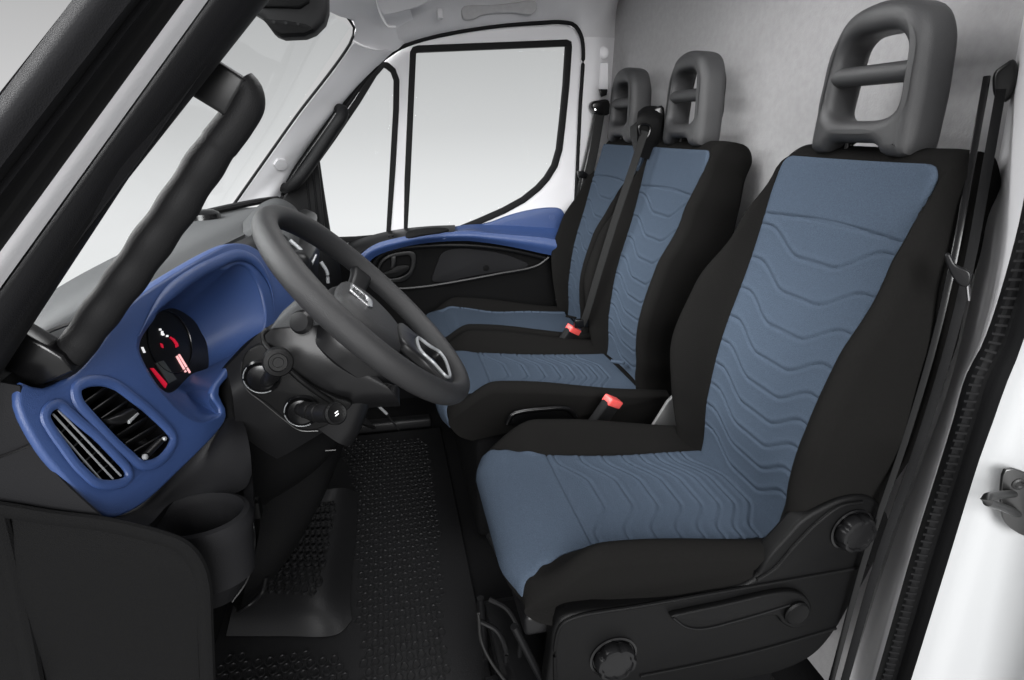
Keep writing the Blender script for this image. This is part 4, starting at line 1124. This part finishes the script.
b3_ = thing('seat_belt', (.8, 1.85, .45), 'black shoulder belt stretched from a housing between the passenger headrests', 'seat belt')
hs = patch('belt_housing', [PL([(638, 112), (644, 107), (656, 106), (662, 108)], Y=1.80),
                            PL([(637, 120), (643, 116), (656, 116), (663, 118)], Y=1.775),
                            PL([(637, 135), (643, 133), (654, 134), (660, 136)], Y=1.775),
                            PL([(638, 156), (643, 158), (652, 159), (658, 150)], Y=1.79)], 14, 14, 'side_plastic', b3_, th=.05)
plate('housing_side', [P(x, y, Y=1.79) for x, y in [(652, 112), (658, 106.5), (663, 106), (663, 140), (657, 158), (650, 158)]], 'gloss', b3_, th=.04, bev=.006, n=V(-.3, -1, 0), smooth_outline=30)
tube('slot_frame', cr(PL([(639, 126), (645, 124), (650, 127), (649, 134), (645, 139), (641, 136)], Y=1.765), 24, closed=True), .0035, 'gloss', b3_, n=8, closed=True, up=YN)
strap('webbing', [P(645, 131, Y=1.755), P(632, 170, Y=1.765), P(615, 220, Y=1.775), P(598, 275, Y=1.79), P(585, 318, Y=1.815), P(580, 328, Y=1.84)], .026, 'belt', b3_, V(-.8, -.6, .1))
box('latch_tongue', P(581, 323, Y=1.83), (.05, .02, .03), 'gloss', b3_, bev=.004)

# ================================================================== NEAR B PILLAR
npil = thing('trim_6', (.9, .65, 0), 'near door pillar with pale cover, black rubber door seal and white painted jamb', 'pillar', kind='structure')
lA = [(1040, -60), (1021, 30), (1004, 130), (983, 240), (960, 345), (948, 390), (935, 428), (923, 460), (887, 560), (846, 690), (800, 840)]
lB = [(1068, -60), (1052, 30), (1034, 140), (1016, 235), (984, 340), (966, 375), (953, 420), (940, 462), (914, 545), (872, 690), (822, 840)]
patch('pillar_trim', [[P(x, y, X=.985) for x, y in lA], [(P(a[0], a[1], X=.985).lerp(P(b[0], b[1], Y=.655), .5)) + V(-.01, -.008, 0) for a, b in zip(lA, lB)], [P(x, y, Y=.655) for x, y in lB]], 60, 10, 'light', npil, th=.015)
lC = [(1100, -60), (1085, 30), (1070, 140), (1050, 240), (1022, 345), (1006, 385), (992, 425), (980, 458), (950, 555), (908, 690), (860, 840)]
patch('door_seal', [[P(x, y, Y=.655) for x, y in lB], [P(a[0], a[1], Y=.625).lerp(P(b[0], b[1], Y=.625), .25) for a, b in zip(lB, lC)], [P(a[0], a[1], Y=.62).lerp(P(b[0], b[1], Y=.62), .5) for a, b in zip(lB, lC)], [P(a[0], a[1], Y=.60).lerp(P(b[0], b[1], Y=.60), .75) for a, b in zip(lB, lC)], [P(x, y, Y=.585) for x, y in lC]], 80, 16, 'rubber', npil, th=.012)
sl = cr([P(a[0] + (b[0] - a[0]) * .30, a[1], Y=.618) for a, b in zip(lB, lC)], 240)
vs = []; fs = []
for i in range(0, 240, 2):
    p = sl[i]; q = sl[min(i + 1, 239)]; d = (q - p).normalized(); w = V(.9, -.4, 0); w = (w - d * w.dot(d)).normalized() * .008
    n2 = d.cross(w).normalized()
    if n2.y > 0: n2 = -n2
    o = len(vs); vs += [p - w, p + w, p + w + d * .0035, p - w + d * .0035, p - w + n2 * .0014, p + w + n2 * .0014, p + w + d * .0035 + n2 * .0014, p - w + d * .0035 + n2 * .0014]
    fs += [(o, o + 1, o + 2, o + 3), (o + 4, o + 5, o + 6, o + 7), (o, o + 1, o + 5, o + 4), (o + 1, o + 2, o + 6, o + 5), (o + 2, o + 3, o + 7, o + 6), (o + 3, o, o + 4, o + 7)]
mk('seal_ribs', vs, fs, 'rubber', npil, smooth=False)
lD = [(x + 190, y) for x, y in lC]
patch('white_jamb', [[P(x, y, Y=.585) for x, y in lC], [P(x + 22, y, Y=.565) for x, y in lC], [P(x + 75, y, Y=.545) for x, y in lC], [P(x + 130, y, Y=.50) for x, y in lC], [P(x + 150, y, Y=.45) for x, y in lC]], 50, 24, 'white', npil, th=.012)
stk = thing('door_striker', P(1005, 500, Y=.53), 'zinc door striker loop bolted to the white jamb', 'door striker')
plate('striker_plate', PL([(1006, 470), (1012, 468), (1030, 476), (1034, 520), (1020, 529), (1009, 526), (1001, 518), (1002, 484)], Y=.545), 'steel', stk, th=.006, bev=.0015, n=V(-.3, -1, 0), smooth_outline=30)
tube('loop', cr([P(1013, 494, Y=.54), P(1000, 495, Y=.51), P(988, 497, Y=.49), P(985, 500, Y=.485), P(990, 503, Y=.49), P(1004, 508, Y=.51), P(1018, 514, Y=.54)], 30), .0055, 'steel', stk, n=12)
for q in ((1017, 483), (1012, 517)):
    lathe('bolt', [(.009, 0), (.009, .004), (.006, .005), (.004, .003)], P(q[0], q[1], Y=.541), V(-.3, -1, 0), 'screw', stk, n=16)

# ================================================================== CEILING THINGS
cm = thing('camera_housing', P(300, 20, Y=1.48), 'black sensor housing hanging at the top of the windscreen', 'sensor housing')
plate('housing_shell', PL([(240, -30), (327, -30), (327.5, 10), (324, 22), (314, 32), (304, 36), (282, 37), (274, 34), (262, 18), (246, 8)], Y=1.40), 'rubber', cm, th=.07, bev=.012, n=YN, res=4)
plate('lens_slot', PL([(262, 19), (284, 20), (306, 24), (314, 29), (305, 33.5), (281, 34.5), (274, 31)], Y=1.396), 'plastic', cm, th=.012, bev=.003, n=YN)
plate('upper_lip', PL([(256, -20), (310, -20), (309, 2), (300, 8), (262, 7)], Y=1.39), 'plastic', cm, th=.03, bev=.006, n=YN)
for k in range(3): lathe('housing_screw', [(.003, 0), (.003, .002), (.001, .002)], P(274 + k * 12, 22 + k, Y=1.394), YN, 'rubber', cm, n=10)
vi = thing('sun_visor', P(410, 0, Y=2.1), 'pale folded sun visor against the roof lining by the far door', 'sun visor')
plate('visor_pad', [P(x, y, Y=2.06) for x, y in [(374, -30), (376, 2), (383, 20), (388, 27.5), (394, 27), (400, 26), (425, 18), (436, 9), (438, -30)]], 'lining', vi, th=.02, bev=.007, n=V(.1, -.8, -.5), smooth_outline=50, res=4)
tube('visor_edge', cr([P(x, y, Y=2.045) for x, y in [(374, -20), (377, 3), (383, 19), (388, 26), (396, 27)]], 30), .0035, 'lining', vi, n=8)
box('visor_clip', P(440, 14, Y=2.22), (.02, .03, .03), 'lining', vi, bev=.005)

# ================================================================== WORLD AND LIGHTS
w = bpy.data.worlds.new('studio_backdrop'); SC.world = w; w.use_nodes = True
nt = w.node_tree; bg = nt.nodes['Background']
tc = nt.nodes.new('ShaderNodeTexCoord'); sx_ = nt.nodes.new('ShaderNodeSeparateXYZ'); rp = nt.nodes.new('ShaderNodeValToRGB')
mr_ = nt.nodes.new('ShaderNodeMapRange'); mr_.inputs[1].default_value = -.25; mr_.inputs[2].default_value = .35
nt.links.new(tc.outputs['Generated'], sx_.inputs[0]); nt.links.new(sx_.outputs[2], mr_.inputs[0]); nt.links.new(mr_.outputs[0], rp.inputs[0]); nt.links.new(rp.outputs[0], bg.inputs[0])
el = rp.color_ramp.elements
el[0].position = 0; el[0].color = (.92, .92, .92, 1)
el[1].position = 1; el[1].color = (.36, .36, .37, 1)
for p_, v_ in ((.18, .90), (.30, .80), (.42, .66), (.58, .54), (.73, .44)):
    e = el.new(p_); e.color = (v_, v_, v_ * 1.005, 1)
bg.inputs[1].default_value = 1.0


def area(name, loc, target, size, power, color=(1, 1, 1), sy=None):
    l = bpy.data.lights.new(name, 'AREA'); l.energy = power; l.size = size; l.color = color
    if sy: l.shape = 'RECTANGLE'; l.size_y = sy
    o = bpy.data.objects.new(name, l); COL.objects.link(o); o.location = loc
    d = Vector(target) - Vector(loc); o.rotation_euler = d.to_track_quat('-Z', 'Y').to_euler()
    return o


area('softbox_door', (-.3, -5.0, 3.0), (.2, 1.6, .9), 3.4, 780)
area('ceiling_fill', (.30, 1.25, 1.60), (.40, 1.25, 0), .6, 9)  # unseen fill added below the ceiling to brighten the trim and cushions
area('softbox_front', (-2.8, 2.4, 2.4), (.8, 1.5, .9), 1.5, 120)
area('softbox_front_high', (-2.6, .6, 2.8), (.7, 1.6, .9), 1.5, 170)

vs_ = SC.view_settings; vs_.view_transform = 'Standard'; vs_.look = 'None'; vs_.gamma = 1; vs_.use_curve_mapping = False; vs_.exposure = 0.0
